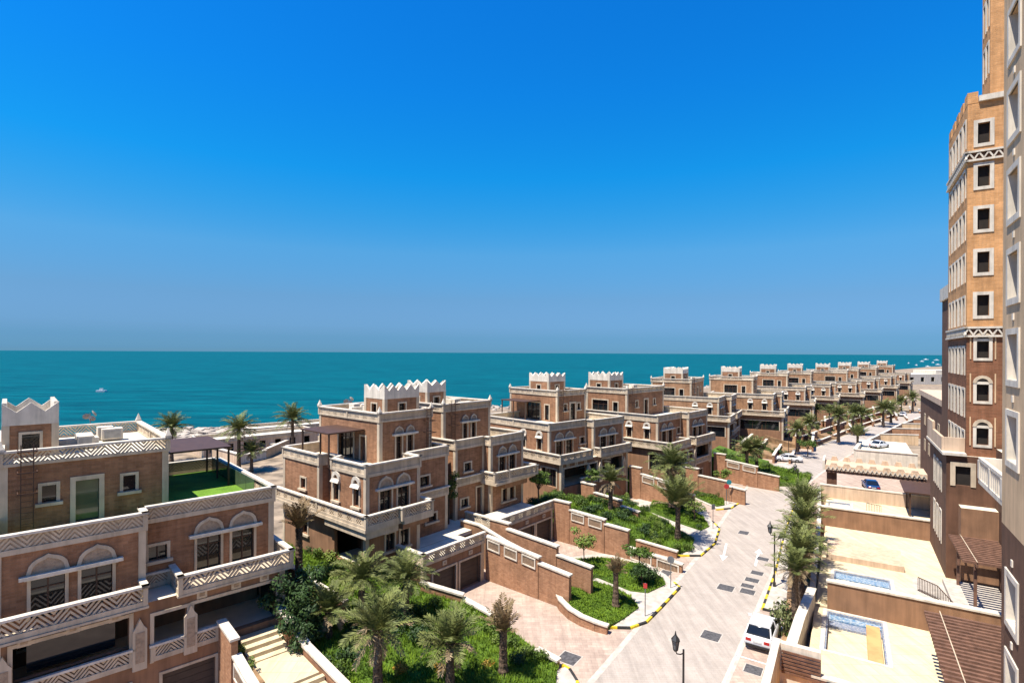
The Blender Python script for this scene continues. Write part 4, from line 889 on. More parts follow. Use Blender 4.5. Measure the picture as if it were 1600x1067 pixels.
def slat_pergola(label, s0, s1, o0, o1, z, zf, n, posts):
    r = empty('slatted_pergola', LF.w(s0, o0)); tag(r, label, 'pergola'); inv = Matrix.Translation(-r.location)
    def add(nm, *q, m='brown_wood'):
        mb = MB(); lbox(mb, *q); o = mb.build(nm, m, r); o.matrix_parent_inverse = inv
    for k in range(n):
        a = s0 + (s1 - s0) * k / n; add('slat', a, a + (s1 - s0) / n * .4, o0, o1, z, z + .18)
    for o_ in (o0 + .8, o1 - .3): add('beam', s0 - .1, s1 + .1, o_ - .06, o_ + .06, z - .22, z - .003)
    add('edge_strip', s0 - .1, s1 + .1, o0 + .78, o0 + .83, z + .183, z + .21, m='cream')
    for s_, o_ in posts: add('post', s_ - .09, s_ + .09, o_ - .09, o_ + .09, zf, z - .223)
slat_pergola('brown slatted timber pergola in the nearest yard', -11.2, -2.6, 12.3, 16.8, 4.0, 1.0, 19, [(-3.2, 13.1), (-10.6, 13.1), (-3.2, 16.5)])
slat_pergola('brown slatted timber pergola over the tiled deck of the middle yard', 6.0, 12.9, 15.4, 18.5, 4.9, 1.0, 14, [(6.6, 16.2), (11.6, 15.9), (6.6, 18.3)])
r = empty('flat_canopy', LF.w(33, 14)); tag(r, 'flat brown metal canopy on posts in the far yard', 'canopy'); inv = Matrix.Translation(-r.location)
for nm, q in (('canopy_roof', (33, 40, 13.9, 17.5, 3.85, 4.0)), ('post', (34.1, 34.25, 14.4, 14.55, 1, 3.85)), ('post', (33.2, 33.35, 14.4, 14.55, 1, 3.85)), ('post', (33.2, 33.35, 17.2, 17.35, 1, 3.85)), ('post', (37.6, 37.75, 14.4, 14.55, 1, 3.85))):
    mb = MB(); lbox(mb, *q); o = mb.build(nm, 'brown_metal', r); o.matrix_parent_inverse = inv
def rail_fence(label, pts, z, h, n):
    r = empty('metal_railing', LF.w(*pts[0])); tag(r, label, 'railing'); inv = Matrix.Translation(-r.location)
    for a, b in zip(pts, pts[1:]):
        for zz in (z + .12, z + h):
            mb = MB(); mb.bar(LF.w(*a, zz), LF.w(*b, zz), .05); o = mb.build('rail', 'brown_metal', r); o.matrix_parent_inverse = inv
        for k in range(n + 1):
            p = Vector(a).lerp(Vector(b), k / n); mb = MB(); mb.bar(LF.w(p.x, p.y, z), LF.w(p.x, p.y, z + h), .03); o = mb.build('baluster', 'brown_metal', r); o.matrix_parent_inverse = inv
rail_fence('brown metal railing beside the deck of the middle yard', [(9.4, 13.1), (8.2, 14.2), (4.5, 14.9)], 1.0, 1.1, 12)
rail_fence('small weathered metal gate standing in the far yard', [(32.2, 10.2), (31.6, 11.6)], 1.0, 1.3, 9)
# car gate with toothed parapet
gt = empty('car_gate', LF.w(41.5, 6)); tag(gt, 'long car gate canopy with white zigzag frieze and square teeth over the drive', 'gate'); inv = Matrix.Translation(-gt.location)
def gadd(nm, m, *q):
    mb = MB(); lbox(mb, *q); o = mb.build(nm, m, gt); o.matrix_parent_inverse = inv; return o
gadd('roof_beam', 'brown_wood', 41.6, 45.9, 5.7, 16.8, 3.7, 4.05); gadd('roof_slab', 'peach_wall', 41.5, 46, 5.6, 16.9, 4.052, 4.7)
gadd('pier', 'stucco_umber', 42, 43, 5.8, 7.0, 0, 3.7); gadd('pier', 'stucco_umber', 44.8, 45.7, 5.8, 6.8, 0, 3.7); gadd('corner_block', 'white_stone', 41.5, 46, 5.3, 5.58, 4.0, 5.3)
for k in range(7):
    for s0, zt in ((41.55, 5.05), (45.55, 5.3)):
        a = 6.2 + k * 1.5; mb = MB(); mb.hexa([LF.w(s_, o_, z) for z, e in ((4.702, 0), (zt, .18)) for s_, o_ in ((s0, a + e), (s0, a + .9 - e), (s0 + .4, a + .9 - e), (s0 + .4, a + e))]); o = mb.build('tooth', 'peach_wall', gt); o.matrix_parent_inverse = inv
for k in range(22):
    for p, q in (((5.8 + k * .5, 4.12), (6.05 + k * .5, 4.6)), ((6.05 + k * .5, 4.6), (6.3 + k * .5, 4.12))):
        mb = MB(); mb.bar(LF.w(41.44, p[0], p[1]), LF.w(41.44, q[0], q[1]), .1); o = mb.build('frieze_piece', 'white_stone', gt); o.matrix_parent_inverse = inv
wall_run('white wall of the raised car park beyond the gate', [(LF.w(70, 9.5), LF.w(70, 18.4), 3.0, 3.0), (LF.w(70.3, 9.4), LF.w(84, 10.5), 3.0, 2.6)], 'white_stone', .4, .6, 'wall', name='yard_wall')
mb = MB(); lbox(mb, 70.3, 92, 10.2, 18.4, 0, 1.9); tag(mb.build('car_park_deck', 'roof_floor'), kind='structure')
# service nook in the nearest corner
nk = empty('service_shed', LF.w(-9.4, 4.6)); tag(nk, 'white walled service nook with brown screens, orange sheet and air conditioner', 'shed'); inv = Matrix.Translation(-nk.location)
def nadd(nm, m, *q):
    mb = MB(); lbox(mb, *q); o = mb.build(nm, m, nk); o.matrix_parent_inverse = inv; return o
nadd('side_wall', 'white_stone', -15, -8.9, 4.5, 4.9, 0, 3.0); nadd('back_wall', 'white_stone', -9.3, -8.92, 4.9, 7.0, 0, 2.95); nadd('floor', 'orange_cloth', -15, -9.35, 4.95, 7.2, 0, .5)
for k in range(7): nadd('screen_slat', 'brown_wood', -9.45, -9.38, 5.0, 7.0, 1.3 + k * .2, 1.42 + k * .2)
nadd('inner_wall', 'peach_wall', -15, -9.35, 7.25, 14.2, 0, .9); ac = nadd('air_conditioner', 'iron', -10.1, -9.5, 7.3, 8.3, .92, 1.55)
# ------------------------------------------------------------------ far marina
MR = Bld('marina_building', Frame(atz(1395, 592, 4), 75), 'long low white building by the water beyond the last villas', 'building')
MR.block(0, 120, -20, 0, 0, 7, 'white_stone', {'F': [(a, a + 3, 2, 5) for a in range(6, 112, 9)]}, corner=False); MR.block(40, 70, -18, -2, 7, 9.5, 'white_stone', corner=False)
r = random.Random(5)
hull = None
for k in range(9):
    x, y = [(1420, 566), (1432, 569), (1441, 563), (1450, 571), (1458, 565), (1466, 568), (1471, 572), (1463, 561), (1447, 560)][k]
    p = atz(x, y + 2, -2.6); L_ = 7 * p.y / 900
    if p.y > 3500: continue
    b_ = empty('boat', p, r.uniform(0, 6)); tag(b_, 'small white boat moored on the water beyond the far villas', 'boat', 'boats on the sea')
    mb = MB(); mb.prism([(-.5 * L_, -.14 * L_, 0), (.3 * L_, -.14 * L_, 0), (.5 * L_, 0, 0), (.3 * L_, .14 * L_, 0), (-.5 * L_, .14 * L_, 0)], (0, 0, .13 * L_)); mb.build('hull', 'car_white', b_)
    mb = MB(); mb.box(-.25 * L_, .1 * L_, -.09 * L_, .09 * L_, .13 * L_, .27 * L_); mb.build('cabin', 'car_white', b_)
    mb = MB(); mb.bar((0, 0, .2 * L_), (0, 0, .9 * L_), .012 * L_); mb.build('mast', 'steel', b_)
p = atz(159, 612, -2.6); b_ = empty('boat', p, .4); tag(b_, 'tiny white boat alone on open sea', 'boat', 'boats on the sea')
mb = MB(); mb.prism([(-2.5, -.8, 0), (1.5, -.8, 0), (2.6, 0, 0), (1.5, .8, 0), (-2.5, .8, 0)], (0, 0, .9)); mb.build('hull', 'car_white', b_); mb = MB(); mb.box(-1, .6, -.5, .5, .9, 1.9); mb.build('cabin', 'car_white', b_)
# low beach buildings behind the first villas
def beach_house(label, p, az, L_, D, h, m):
    f = Frame(p, az); b = Bld('beach_house', f, label, 'house'); b.block(0, L_, -D, 0, 0, h, m, {'F': [(a, a + 1.2, .8, 2.2) for a in [1 + 3 * k for k in range(int(L_ / 3))]], 'L': [(-D + 2, -D + 3.4, .8, 2.2)]}, corner=False)
    b.parapet([(0, -D), (0, 0), (L_, 0), (L_, -D), (0, -D)], h, h + .7, lattice=False)
beach_house('pink walled beach house with flat white roof behind the dry palm', atz(318, 716, 0), 46, 22, 8, 2.6, 'peach_wall'); beach_house('white roofed beach house nearer the rocks', atz(392, 690, 0), 50, 26, 8, 2.2, 'white_stone')
# ------------------------------------------------------------------ palms
def frond(mb, az, e0, L_, droop, r, leaf=.55, n=15, wid=.045, c0=Vector((0, 0, 0)), curl=0):
    p = Vector((math.cos(az) * .1, math.sin(az) * .1, 0)) + c0; e = e0; pts = [p.copy()]; dirs = []; st = L_ / n; a = az
    for k in range(n):
        d = Vector((math.cos(a) * math.cos(e), math.sin(a) * math.cos(e), math.sin(e))); dirs.append(d); p = p + d * st; pts.append(p.copy())
        e -= droop / n * (.35 + 1.3 * k / n); a += curl / n
    for k in range(n):
        d = dirs[k]; side = d.cross(Vector((0, 0, 1)))
        side = side.normalized() if side.length > .05 else Vector((math.sin(az), -math.cos(az), 0)); up = side.cross(d)
        w = .035 * (1 - k / n) + .008
        mb.face([pts[k] - side * w, pts[k] + side * w, pts[k + 1] + side * w * .9, pts[k + 1] - side * w * .9])
        if k < 2: continue
        f = k / n; ll = leaf * (math.sin(math.pi * min(1, .18 + .82 * f)) ** .6 + .15) * r.uniform(.8, 1.15)
        for sg in (-1, 1):
            for q in (0, .5):
                b = pts[k] + d * st * q
                ld = (side * sg * r.uniform(.75, 1) + d * r.uniform(.5, .9) + up * r.uniform(.05, .45) + Vector((0, 0, -.12))).normalized(); wv = d * wid
                tip = b + ld * ll + Vector((0, 0, -.10 * ll)); mid = b + ld * ll * .5
                mb.face([b - wv * .4, mid - wv, tip, mid + wv])
def make_crown(kind, seed):
    r = random.Random(seed); g, o = MB(), MB()
    if kind == 'green':
        for k in range(40): frond(g, k * 2.4 + r.uniform(-.2, .2), rad(84 - 88 * (k / 40) + r.uniform(-8, 8)), r.uniform(2.3, 3.0), rad(r.uniform(45, 80)), r)
        for k in range(8): frond(o, k * .8 + r.random(), rad(r.uniform(-60, -20)), r.uniform(1.2, 1.9), rad(30), r, .4, 9)
    elif kind == 'fan':
        for k in range(34): frond(g, k * 2.4 + r.uniform(-.3, .3), rad(86 - 46 * (k / 34) + r.uniform(-6, 6)), r.uniform(3.0, 3.9), rad(r.uniform(15, 40)), r, .6, 18)
        for k in range(5): frond(o, k * 1.3, rad(r.uniform(20, 45)), r.uniform(2.2, 2.8), rad(70), r, .4, 10)
    elif kind == 'mixed':
        for k in range(26): frond(g, k * 2.4 + r.uniform(-.3, .3), rad(86 - 66 * (k / 26) + r.uniform(-10, 10)), r.uniform(1.9, 2.8), rad(r.uniform(25, 70)), r, curl=r.uniform(-.4, .4))
        for k in range(16): frond(o, k * 2.4 + r.random(), rad(r.uniform(-45, 50)), r.uniform(1.3, 2.2), rad(r.uniform(30, 100)), r, .4, 10)
    else:
        for k in range(7): frond(g, k * 2.4 + r.uniform(-.3, .3), rad(r.uniform(62, 86)), r.uniform(1.6, 2.3), rad(r.uniform(8, 30)), r, .42)
        for k in range(20): frond(o, k * 2.4 + r.random(), rad(r.uniform(35, 78)), r.uniform(1.2, 2.2), rad(r.uniform(10, 60)), r, .36, 10)
    return g, o
CROWNS = {}
def palm(label, base, h, kind='green', sc=1.0, seed=0, lean=(0, 0)):
    root = empty('date_palm', base, rnd.uniform(0, 6.28)); tag(root, label, 'palm tree', 'date palms')
    key = (kind, seed % 2)
    if key not in CROWNS:
        g, o = make_crown(kind, seed % 2 + 11); a = g.build('crown', 'frond_dry' if kind == 'dry' else 'frond', fix=False); b = o.build('dead_fronds', 'frond_old' if kind != 'dry' else 'frond_dry', a, fix=False); CROWNS[key] = (a, b); first = True
    else: first = False
    a, b = CROWNS[key]
    if not first: a = a.copy(); COL.objects.link(a); b2 = b.copy(); COL.objects.link(b2); b2.parent = a
    a.parent = root; a.location = (lean[0], lean[1], h - .05); a.scale = (sc, sc, sc)
    mb = MB(); n = max(6, int(h / .16)); pts, rr = [], []
    for k in range(n + 1):
        f = k / n; pts.append((lean[0] * f * f, lean[1] * f * f, -.1 + f * (h + .12))); rr.append((.27 - .06 * f + (.10 * (1 - f) ** 6)) * (1.0 if k % 2 else 1.13) * (1 + .35 * max(0, f - .85) / .15 * .6) * sc ** .5)
    mb.tube(pts, rr, 9); mb.build('trunk', 'trunk', root, fix=False)
    return root
def palm_px(label, x, y, yc, z=.4, kind='green', sc=1.0, seed=0, lean=(0, 0)):
    p = atz(x, y, z); h = (y - yc) * p.y / F; return palm(label, p, max(.6, h), kind, sc, seed, lean)
palm_px('date palm with thin green crown beside the dark broad-leaved tree in the front garden', 513, 1012, 955, 1.2, 'mixed', .85, 0)
palm_px('tall front-garden palm with drooping dead fronds and a bent stalk', 590, 1090, 985, .8, 'mixed', 1.0, 1)
palm_px('full green palm close to the corner of the paired villa', 565, 955, 905, 2.0, 'green', .85, 0)
palm_px('green palm beside the left garage parapet of the paired villa', 634, 960, 905, 1.8, 'green', .8, 1)
palm_px('front-garden palm with ragged crown and thick shaggy trunk', 703, 1085, 1005, .6, 'mixed', .95, 0)
palm_px('slim dry brown palm at the edge of the driveway', 786, 1052, 985, .5, 'dry', .95, 0)
palm_px('dry brown palm standing in front of the boundary wall', 467, 915, 825, 2.4, 'dry', 1.1, 1)
palm_px('date palm behind the roof canopy, rising against the sea', 373, 737, 672, 0, 'green', 1.25, 0)
palm_px('short palm beside the taller one behind the roof canopy', 393, 737, 706, 0, 'green', .95, 1)
palm_px('palm crown showing over the white roof edge of the roof-lawn villa', 268, 722, 668, 0, 'green', 1.25, 1)
palm_px('leafy palm left of the brown canopy of the paired villa', 457, 712, 655, 0, 'green', 1.35, 0)
palm_px('small palm in front of the stepped wall of the canopy villa', 954, 800, 752, 2.0, 'mixed', .85, 1)
palm_px('large fan-shaped green palm in the shrub island', 1059, 842, 792, .5, 'fan', 1.05, 0)
palm_px('dark green palm behind the large fan-shaped palm', 1049, 790, 728, 1.5, 'green', 1.15, 1)
palm_px('stumpy dry palm on the grass island', 962, 943, 895, .5, 'dry', .7, 0)
for k, (x, y, yc, kd, sc) in enumerate([(1167, 748, 703, 'green', .95), (1182, 747, 702, 'green', .9), (1246, 705, 672, 'green', 1.0), (1265, 690, 662, 'green', 1.0), (1310, 690, 650, 'green', 1.2), (1333, 676, 645, 'green', 1.1), (1346, 676, 648, 'green', 1.1), (1340, 708, 682, 'fan', .8), (1380, 664, 638, 'green', 1.2), (1392, 660, 640, 'green', 1.2), (1426, 642, 622, 'green', 1.2), (1275, 660, 640, 'green', .8), (1296, 664, 645, 'fan', .7), (1408, 640, 628, 'green', 1.1)]):
    palm_px(['palm left of a pair below the sloping lawn', 'palm right of a pair below the sloping lawn', 'street palm just past the white sedan', 'palm beside the retaining walls past the bend', 'broad palm at the left of the far street cluster', 'palm in the middle of the far street cluster', 'palm at the right of the far street cluster', 'fan-crowned palm at the foot of the far road', 'far palm before the terraced walls', 'far palm next to the terraced walls', 'most distant street palm by the brown building', 'small palm by the sixth villa', 'little fan palm by the seventh villa', 'distant palm among the last villas'][k], x, y, yc, .6, kd, sc, k)
for k, (s_, o_, h, kd, sc) in enumerate([(-2.2, 5.15, 4.6, 'mixed', .75), (2.6, 5.2, 4.3, 'mixed', .9), (6.2, 4.9, 4.4, 'green', .85), (9.6, 5.0, 4.9, 'mixed', .95), (13.5, 4.6, 5.2, 'fan', .75), (17.0, 4.9, 4.8, 'mixed', .9), (4.4, 5.1, 3.0, 'mixed', .8)]):
    palm(['street strip palm nearest the white car', 'street strip palm with brown hanging fronds', 'green street strip palm beside the lamp post', 'shaggy street strip palm by the white wall', 'upright street strip palm with the tallest fronds', 'street strip palm nearest the far yard', 'low bushy street strip palm between two taller ones'][k], LF.w(s_, o_, .25), h, kd, sc, k)
# ------------------------------------------------------------------ shrubs, trees, grass
def leaf_cloud(mb, c, rx, ry, rz, n, size, r):
    for _ in range(n):
        d = Vector((r.gauss(0, 1), r.gauss(0, 1), r.gauss(0, 1))).normalized() * (r.random() ** .45)
        p = c + Vector((d.x * rx, d.y * ry, d.z * rz))
        nn = (d + Vector((r.uniform(-.7, .7), r.uniform(-.7, .7), r.uniform(-.2, .9)))).normalized(); u = nn.orthogonal().normalized(); u.rotate(Matrix.Rotation(r.random() * 6.28, 3, nn)); w = nn.cross(u); s_ = size * r.uniform(.6, 1.35)
        mb.face([p - u * s_, p + w * s_ * .45, p + u * s_, p - w * s_ * .45])
def shrub_mesh(seed, n, size, spiky=False):
    r = random.Random(seed); mb = MB()
    for k in range(7):
        a = k * 2.4; q = .55 * (k / 7) ** .5; leaf_cloud(mb, Vector((math.cos(a) * q, math.sin(a) * q, .35 + r.uniform(-.1, .25))), r.uniform(.3, .45), r.uniform(.3, .45), r.uniform(.28, .42), n // 7, size, r)
    return mb
SHR = {}
def shrub(label, p, w, h, m='leaf_mid', seed=0, group='garden shrubs', cat='shrub'):
    key = (m, seed % 3)
    if key not in SHR: SHR[key] = shrub_mesh(seed % 3 + 40, 560, .085).build('shrub', m, fix=False); o = SHR[key]
    else: o = SHR[key].copy(); COL.objects.link(o)
    o.location = p; o.scale = (w, w * rnd.uniform(.85, 1.15), h); o.rotation_euler = (0, 0, rnd.uniform(0, 6.28)); tag(o, label, cat, group)
    return o
def sample(key, r):
    tr = BEDS[key]
    if key + '#' not in BEDS:
        acc = []; t = 0
        for a, b, c in tr: t += (b - a).cross(c - a).length / 2; acc.append(t)
        BEDS[key + '#'] = acc
    acc = BEDS[key + '#']; x = r.random() * acc[-1]; lo, hi_ = 0, len(acc) - 1
    while lo < hi_:
        m_ = (lo + hi_) // 2
        if acc[m_] < x: lo = m_ + 1
        else: hi_ = m_
    a, b, c = tr[lo]; u, v_ = r.random(), r.random()
    if u + v_ > 1: u, v_ = 1 - u, 1 - v_
    return a + (b - a) * u + (c - a) * v_
def grass(key, n, label, hgt=.22, m='grass'):
    r = random.Random(len(key) + n); mb = MB()
    for _ in range(n):
        p = sample(key, r)
        for q in range(4):
            a = r.uniform(0, 6.28); d = Vector((math.cos(a), math.sin(a), 0)); hh = hgt * r.uniform(.5, 1.3); w = Vector((-d.y, d.x, 0)) * .028; b = p + d * r.uniform(0, .12)
            mb.face([b - w, b + w, b + d * hh * .5 + Vector((0, 0, hh))])
    tag(mb.build('grass', m, fix=False), label, 'grass', kind='stuff')
grass('front', 15000, 'bright green grass of the front palm garden', .24); grass('island_low', 3500, 'short grass on the lower kerb island', .14); grass('island_up', 3500, 'short grass on the upper kerb island', .14)
grass('mid_up', 2500, 'grass strip beside the shrub island', .18); grass('v4_right', 4000, 'long grass on the slope below the bend', .35); grass('mid_shrubs', 2500, 'tufted grass under the shrub island plants', .3); grass('v3_hedge', 2500, 'grass below the canopy villa', .3); grass('corner', 1200, 'grass at the two-sign corner', .25); grass('v3_right', 1500, 'grass between the canopy villa and its neighbour', .3)
r = random.Random(21)
def shrubs_in(key, n, label, ms, w=(.5, 1.0), h=(.5, 1.1)):
    for k in range(n):
        p = sample(key, r); shrub(label, (p.x, p.y, p.z - .05), r.uniform(*w), r.uniform(*h), r.choice(ms), r.randrange(3), label)
shrubs_in('v3_hedge', 46, 'dense green shrub in the sloping bed below the canopy villa', ['leaf_mid', 'leaf_mid', 'leaf_dark'], (.8, 1.3), (.8, 1.2))
shrubs_in('mid_shrubs', 40, 'mixed low shrub in the island round the fan palm', ['leaf_mid', 'leaf_light', 'leaf_dark', 'leaf_mid'], (.5, .95), (.6, 1.2))
shrubs_in('mid_up', 8, 'dark low plant on the grass strip beside the path', ['leaf_dark', 'leaf_mid'], (.4, .7), (.5, .9))
shrubs_in('v4_right', 34, 'green shrub on the slope below the bend of the street', ['leaf_mid', 'leaf_mid', 'leaf_light'], (.8, 1.4), (.7, 1.1))
shrubs_in('v3_right', 14, 'shrub between the canopy villa and its neighbour', ['leaf_mid', 'leaf_dark'], (.7, 1.1), (.8, 1.3))
shrubs_in('corner', 10, 'shrub at the corner with two signs', ['leaf_mid', 'leaf_dark', 'leaf_light'], (.6, 1.0), (.6, 1.0))
for k in range(6): shrubs_in('far%d' % k, 9, 'small shrub on the far roadside bank', ['leaf_mid', 'leaf_dark'], (.7, 1.3), (.6, 1.1))
shrubs_in('street_strip', 7, 'small plant in the sandy strip under the street palms', ['leaf_mid', 'leaf_orange'], (.3, .5), (.3, .6))
for lb, l in (('dark undergrowth shrub among the front-garden palms', [(540, 985, 1.2, 'leaf_dark'), (560, 1010, 1.3, 'leaf_dark'), (600, 960, 1.3, 'leaf_mid'), (625, 985, 1.4, 'leaf_dark'), (650, 965, 1.1, 'leaf_mid'), (655, 1000, 1.2, 'leaf_dark'), (545, 1035, 1.2, 'leaf_dark'), (680, 950, .9, 'leaf_mid'), (620, 940, 1.1, 'leaf_mid'), (505, 1045, 1.1, 'leaf_dark'), (530, 1060, 1.0, 'leaf_mid')]),
              ('loose shrub along the driveway side of the front garden', [(742, 975, 1.0, 'leaf_light'), (765, 992, 1.0, 'leaf_mid'), (800, 1012, .9, 'leaf_mid'), (822, 1022, .8, 'leaf_light'), (845, 1030, .7, 'leaf_mid'), (810, 1035, .8, 'leaf_dark'), (728, 960, .9, 'leaf_light'), (780, 1010, .9, 'leaf_light'), (760, 1045, .6, 'leaf_orange'), (690, 1050, .6, 'leaf_orange'), (625, 1052, .6, 'leaf_orange')]),
              ('rounded shrub by the porch of the paired villa', [(500, 872, 1.2, 'leaf_mid'), (520, 880, 1.2, 'leaf_light'), (535, 892, 1.1, 'leaf_mid'), (490, 862, 1.0, 'leaf_dark'), (512, 900, 1.1, 'leaf_light'), (550, 905, 1.0, 'leaf_mid'), (528, 915, 1.0, 'leaf_light')]),
              ('small plant on the grass island', [(972, 935, .5, 'leaf_dark'), (912, 908, .6, 'leaf_mid'), (925, 905, .5, 'leaf_mid'), (895, 882, .5, 'leaf_light')])):
    for k, (x, y, w, m_) in enumerate(l):
        z = 2.4 if y < 920 and x < 600 else (1.2 if x < 700 else .4); p = atz(x, y, z); shrub(lb, p, w * 1.05, w * 1.1, m_, k, lb)
shrub('big grey-green bush leaning over the white parked car', RF.w(-2.0, 4.55, .1), 1.6, 2.7, 'leaf_sage', 1, cat='bush'); shrub('pale planting beside the entrance steps', w1(-3.1, 3.2, 2.65), .6, .9, 'leaf_light', 2); shrub('pale planting further down the entrance steps', w1(-3.1, 5.2, 2.6), .6, .7, 'leaf_light', 0)
def tree(label, p, h, cr, m, n=1500, size=.11, tr=.09, lobes=9, flat=.7, cb=.45):
    root = empty('tree', p); tag(root, label, 'tree'); r = random.Random(int(p[0] * 13 + p[1] * 7)); tk = MB(); lf = MB()
    tk.tube([(0, 0, -.1), (.04, .02, h * cb * .5), (0, .05, h * cb), (.03, 0, h * .8)], [tr * 1.25, tr, tr * .8, tr * .3], 7)
    for k in range(lobes):
        a = k * 2.4 + r.random(); q = cr * (.25 + .55 * r.random()); c = Vector((math.cos(a) * q, math.sin(a) * q, h * (cb + (1 - cb) * r.uniform(.2, .9))))
        tk.tube([(0, .03, h * cb * .95), tuple(c * .6 + Vector((0, 0, h * cb * .4))), tuple(c)], [tr * .5, tr * .3, tr * .12], 5); s_ = cr * r.uniform(.34, .55); leaf_cloud(lf, c, s_, s_, s_ * flat, n // lobes, size, r)
    tk.build('trunk', 'bark', root, fix=False); lf.build('crown', m, root, fix=False); return root
tree('dark broad-leaved tree beside the entrance steps wall', atz(458, 995, 2.0), 4.4, 1.9, 'leaf_dark', 3200, .13, .12, 14, .9, .25)
tree('second dark tree behind the entrance steps wall', atz(470, 1030, 1.5), 3.0, 1.5, 'leaf_dark', 2200, .13, .1, 11, .9, .25)
tree('slender light green tree on the upper grass island', atz(912, 885, .4), 3.4, 1.3, 'leaf_light', 700, .13, .05, 8, .6, .45)
tree('flat-topped green tree on the grass island by the round sign', atz(999, 905, .3), 3.2, 1.5, 'leaf_mid', 1100, .12, .05, 8, .35, .6); tree('dark bush-like tree under the flat-topped one', atz(1003, 912, .3), 1.9, 1.3, 'leaf_dark', 1300, .11, .06, 9, .8, .25)
tree('green tree against the right end of the paired villa', V2F.w(24.2, -1.5, 2.4), 4.6, 1.5, 'leaf_mid', 1500, .13); tree('tree growing in the recess between the halves of the paired villa', V2F.w(11.6, -3.0, 3.2), 5.2, 1.25, 'leaf_mid', 1300, .12)
tree('small tree at the loggia of the canopy villa', V3F.w(4, 3.6, 2.4), 3.2, 1.0, 'leaf_mid', 900, .12); tree('tree between the canopy villa and its neighbour', V3F.w(16.0, -2.0, 2.5), 4.4, 1.3, 'leaf_mid', 1200, .13); tree('low spreading tree behind the fan palm', atz(1085, 815, .3), 2.4, 1.5, 'leaf_light', 900, .12); tree('small roadside tree before the terraced walls', atz(1130, 760, .6), 2.8, 1.3, 'leaf_light', 800, .13)
tree('round tree behind the white sedan', atz(1262, 712, .4), 3.0, 1.8, 'leaf_mid', 1000, .16)
# ------------------------------------------------------------------ lamps, signs, mast
def lamp(label, p, rz):
    r_ = empty('street_lamp', p, rz); tag(r_, label, 'street lamp', 'street lamps'); mb = MB(); mb.tube([(0, 0, 0), (0, 0, .35), (0, 0, .38), (0, 0, 4.6)], [.13, .12, .065, .05], 10); mb.build('pole', 'iron', r_)
    mb = MB(); mb.tube([(0, 0, 4.4), (-.2, 0, 4.38), (-.42, 0, 4.45), (-.5, 0, 4.62)], .032, 7); mb.build('arm', 'iron', r_)
    mb = MB(); mb.tube([(-.5, 0, 4.6), (-.5, 0, 4.68)], [.08, .13], 6); mb.tube([(-.5, 0, 5.16), (-.5, 0, 5.2), (-.5, 0, 5.42), (-.5, 0, 5.48), (-.5, 0, 5.66)], [.24, .24, .07, .05, .012], 6)
    for k in range(6):
        a = k * math.pi / 3; mb.bar((-.5 + .12 * math.cos(a), .12 * math.sin(a), 4.67), (-.5 + .2 * math.cos(a), .2 * math.sin(a), 5.18), .028)
    tag(mb.build('lantern_cage', 'iron', r_), kind='stuff'); mb = MB(); mb.tube([(-.5, 0, 4.69), (-.5, 0, 5.15)], [.09, .16], 6); mb.build('lantern_glass', 'sign_grey', r_)
lp = atz(1068, 1017, 4.5); lamp('black lantern street lamp beside the parking lines', (lp.x, lp.y, 0), rad(20)); lamp('black lantern street lamp standing by the row of covers', (*RF.w(6.4, 2.75)[:2], .12), rad(20)); lamp('black lantern street lamp far along the street by the yards', (*RF.w(35.4, 1.5)[:2], .12), rad(20)); lamp('distant lantern lamp at the bend', RF.w(74, -4.2), rad(20)); lamp('distant lantern lamp beyond the fan-crowned palm', RF.w(104, 1.2), rad(20))
def sign(label, p, h, parts, rz=0):
    r_ = empty('street_sign', p, rz); tag(r_, label, 'sign'); mb = MB(); mb.tube([(0, 0, 0), (0, 0, h)], .035, 8); mb.build('post', 'sign_grey', r_)
    for shp, z, s_, m in parts:
        mb = MB()
        pts = [(s_ * math.cos(2 * math.pi * k / 20), -.05, z + s_ * math.sin(2 * math.pi * k / 20)) for k in range(20)] if shp == 'disc' else ([(-s_, -.05, z - s_ * .7), (s_, -.05, z - s_ * .7), (0, -.05, z + s_)] if shp == 'tri' else [(-s_, -.05, z - s_ * 1.3), (s_, -.05, z - s_ * 1.3), (s_, -.05, z + s_ * 1.3), (-s_, -.05, z + s_ * 1.3)])
        mb.prism(pts, (0, .03, 0)); mb.build('sign_face', m, r_)
sign('grey round sign on a post at the tip of the grass island', atz(1048, 918, .12), 2.55, [('disc', 2.4, .3, 'sign_grey')], -.4); sign('small red sign on a thin post on the grass island kerb', atz(1008, 962, .12), 2.5, [('rect', 2.3, .14, 'sign_red')], -.3)
sign('narrow sign post at the tip of the shrub island', atz(1114, 825, .12), 2.7, [('rect', 2.45, .22, 'sign_grey')], .3); sign('red round sign post at the two-sign corner', atz(1135, 788, .12), 2.6, [('disc', 2.4, .32, 'sign_red')], -.2); sign('teal round sign post at the two-sign corner', atz(1139, 785, .12), 2.9, [('disc', 2.75, .32, 'sign_teal')], -.2)
sign('triangular warning sign beside the street palms', atz(1220, 868, .12), 2.3, [('tri', 2.0, .4, 'sign_grey')], .2)
mt = empty('light_mast', V2F.w(40, -42, 0)); tag(mt, 'thin floodlight mast against the sea beyond the paired villa', 'light mast'); mb = MB(); mb.tube([(0, 0, 0), (0, 0, 12.8)], [.14, .07], 8); mb.build('mast_pole', 'white_stone', mt); mb = MB(); mb.bar((-1.3, 0, 12), (1.3, 0, 12), .08); mb.build('cross_arm', 'white_stone', mt)
for x in (-1.25, -.6, .6, 1.25): mb = MB(); mb.box(x - .22, x + .22, -.15, .15, 11.45, 11.95); mb.build('floodlight', 'white_stone', mt)
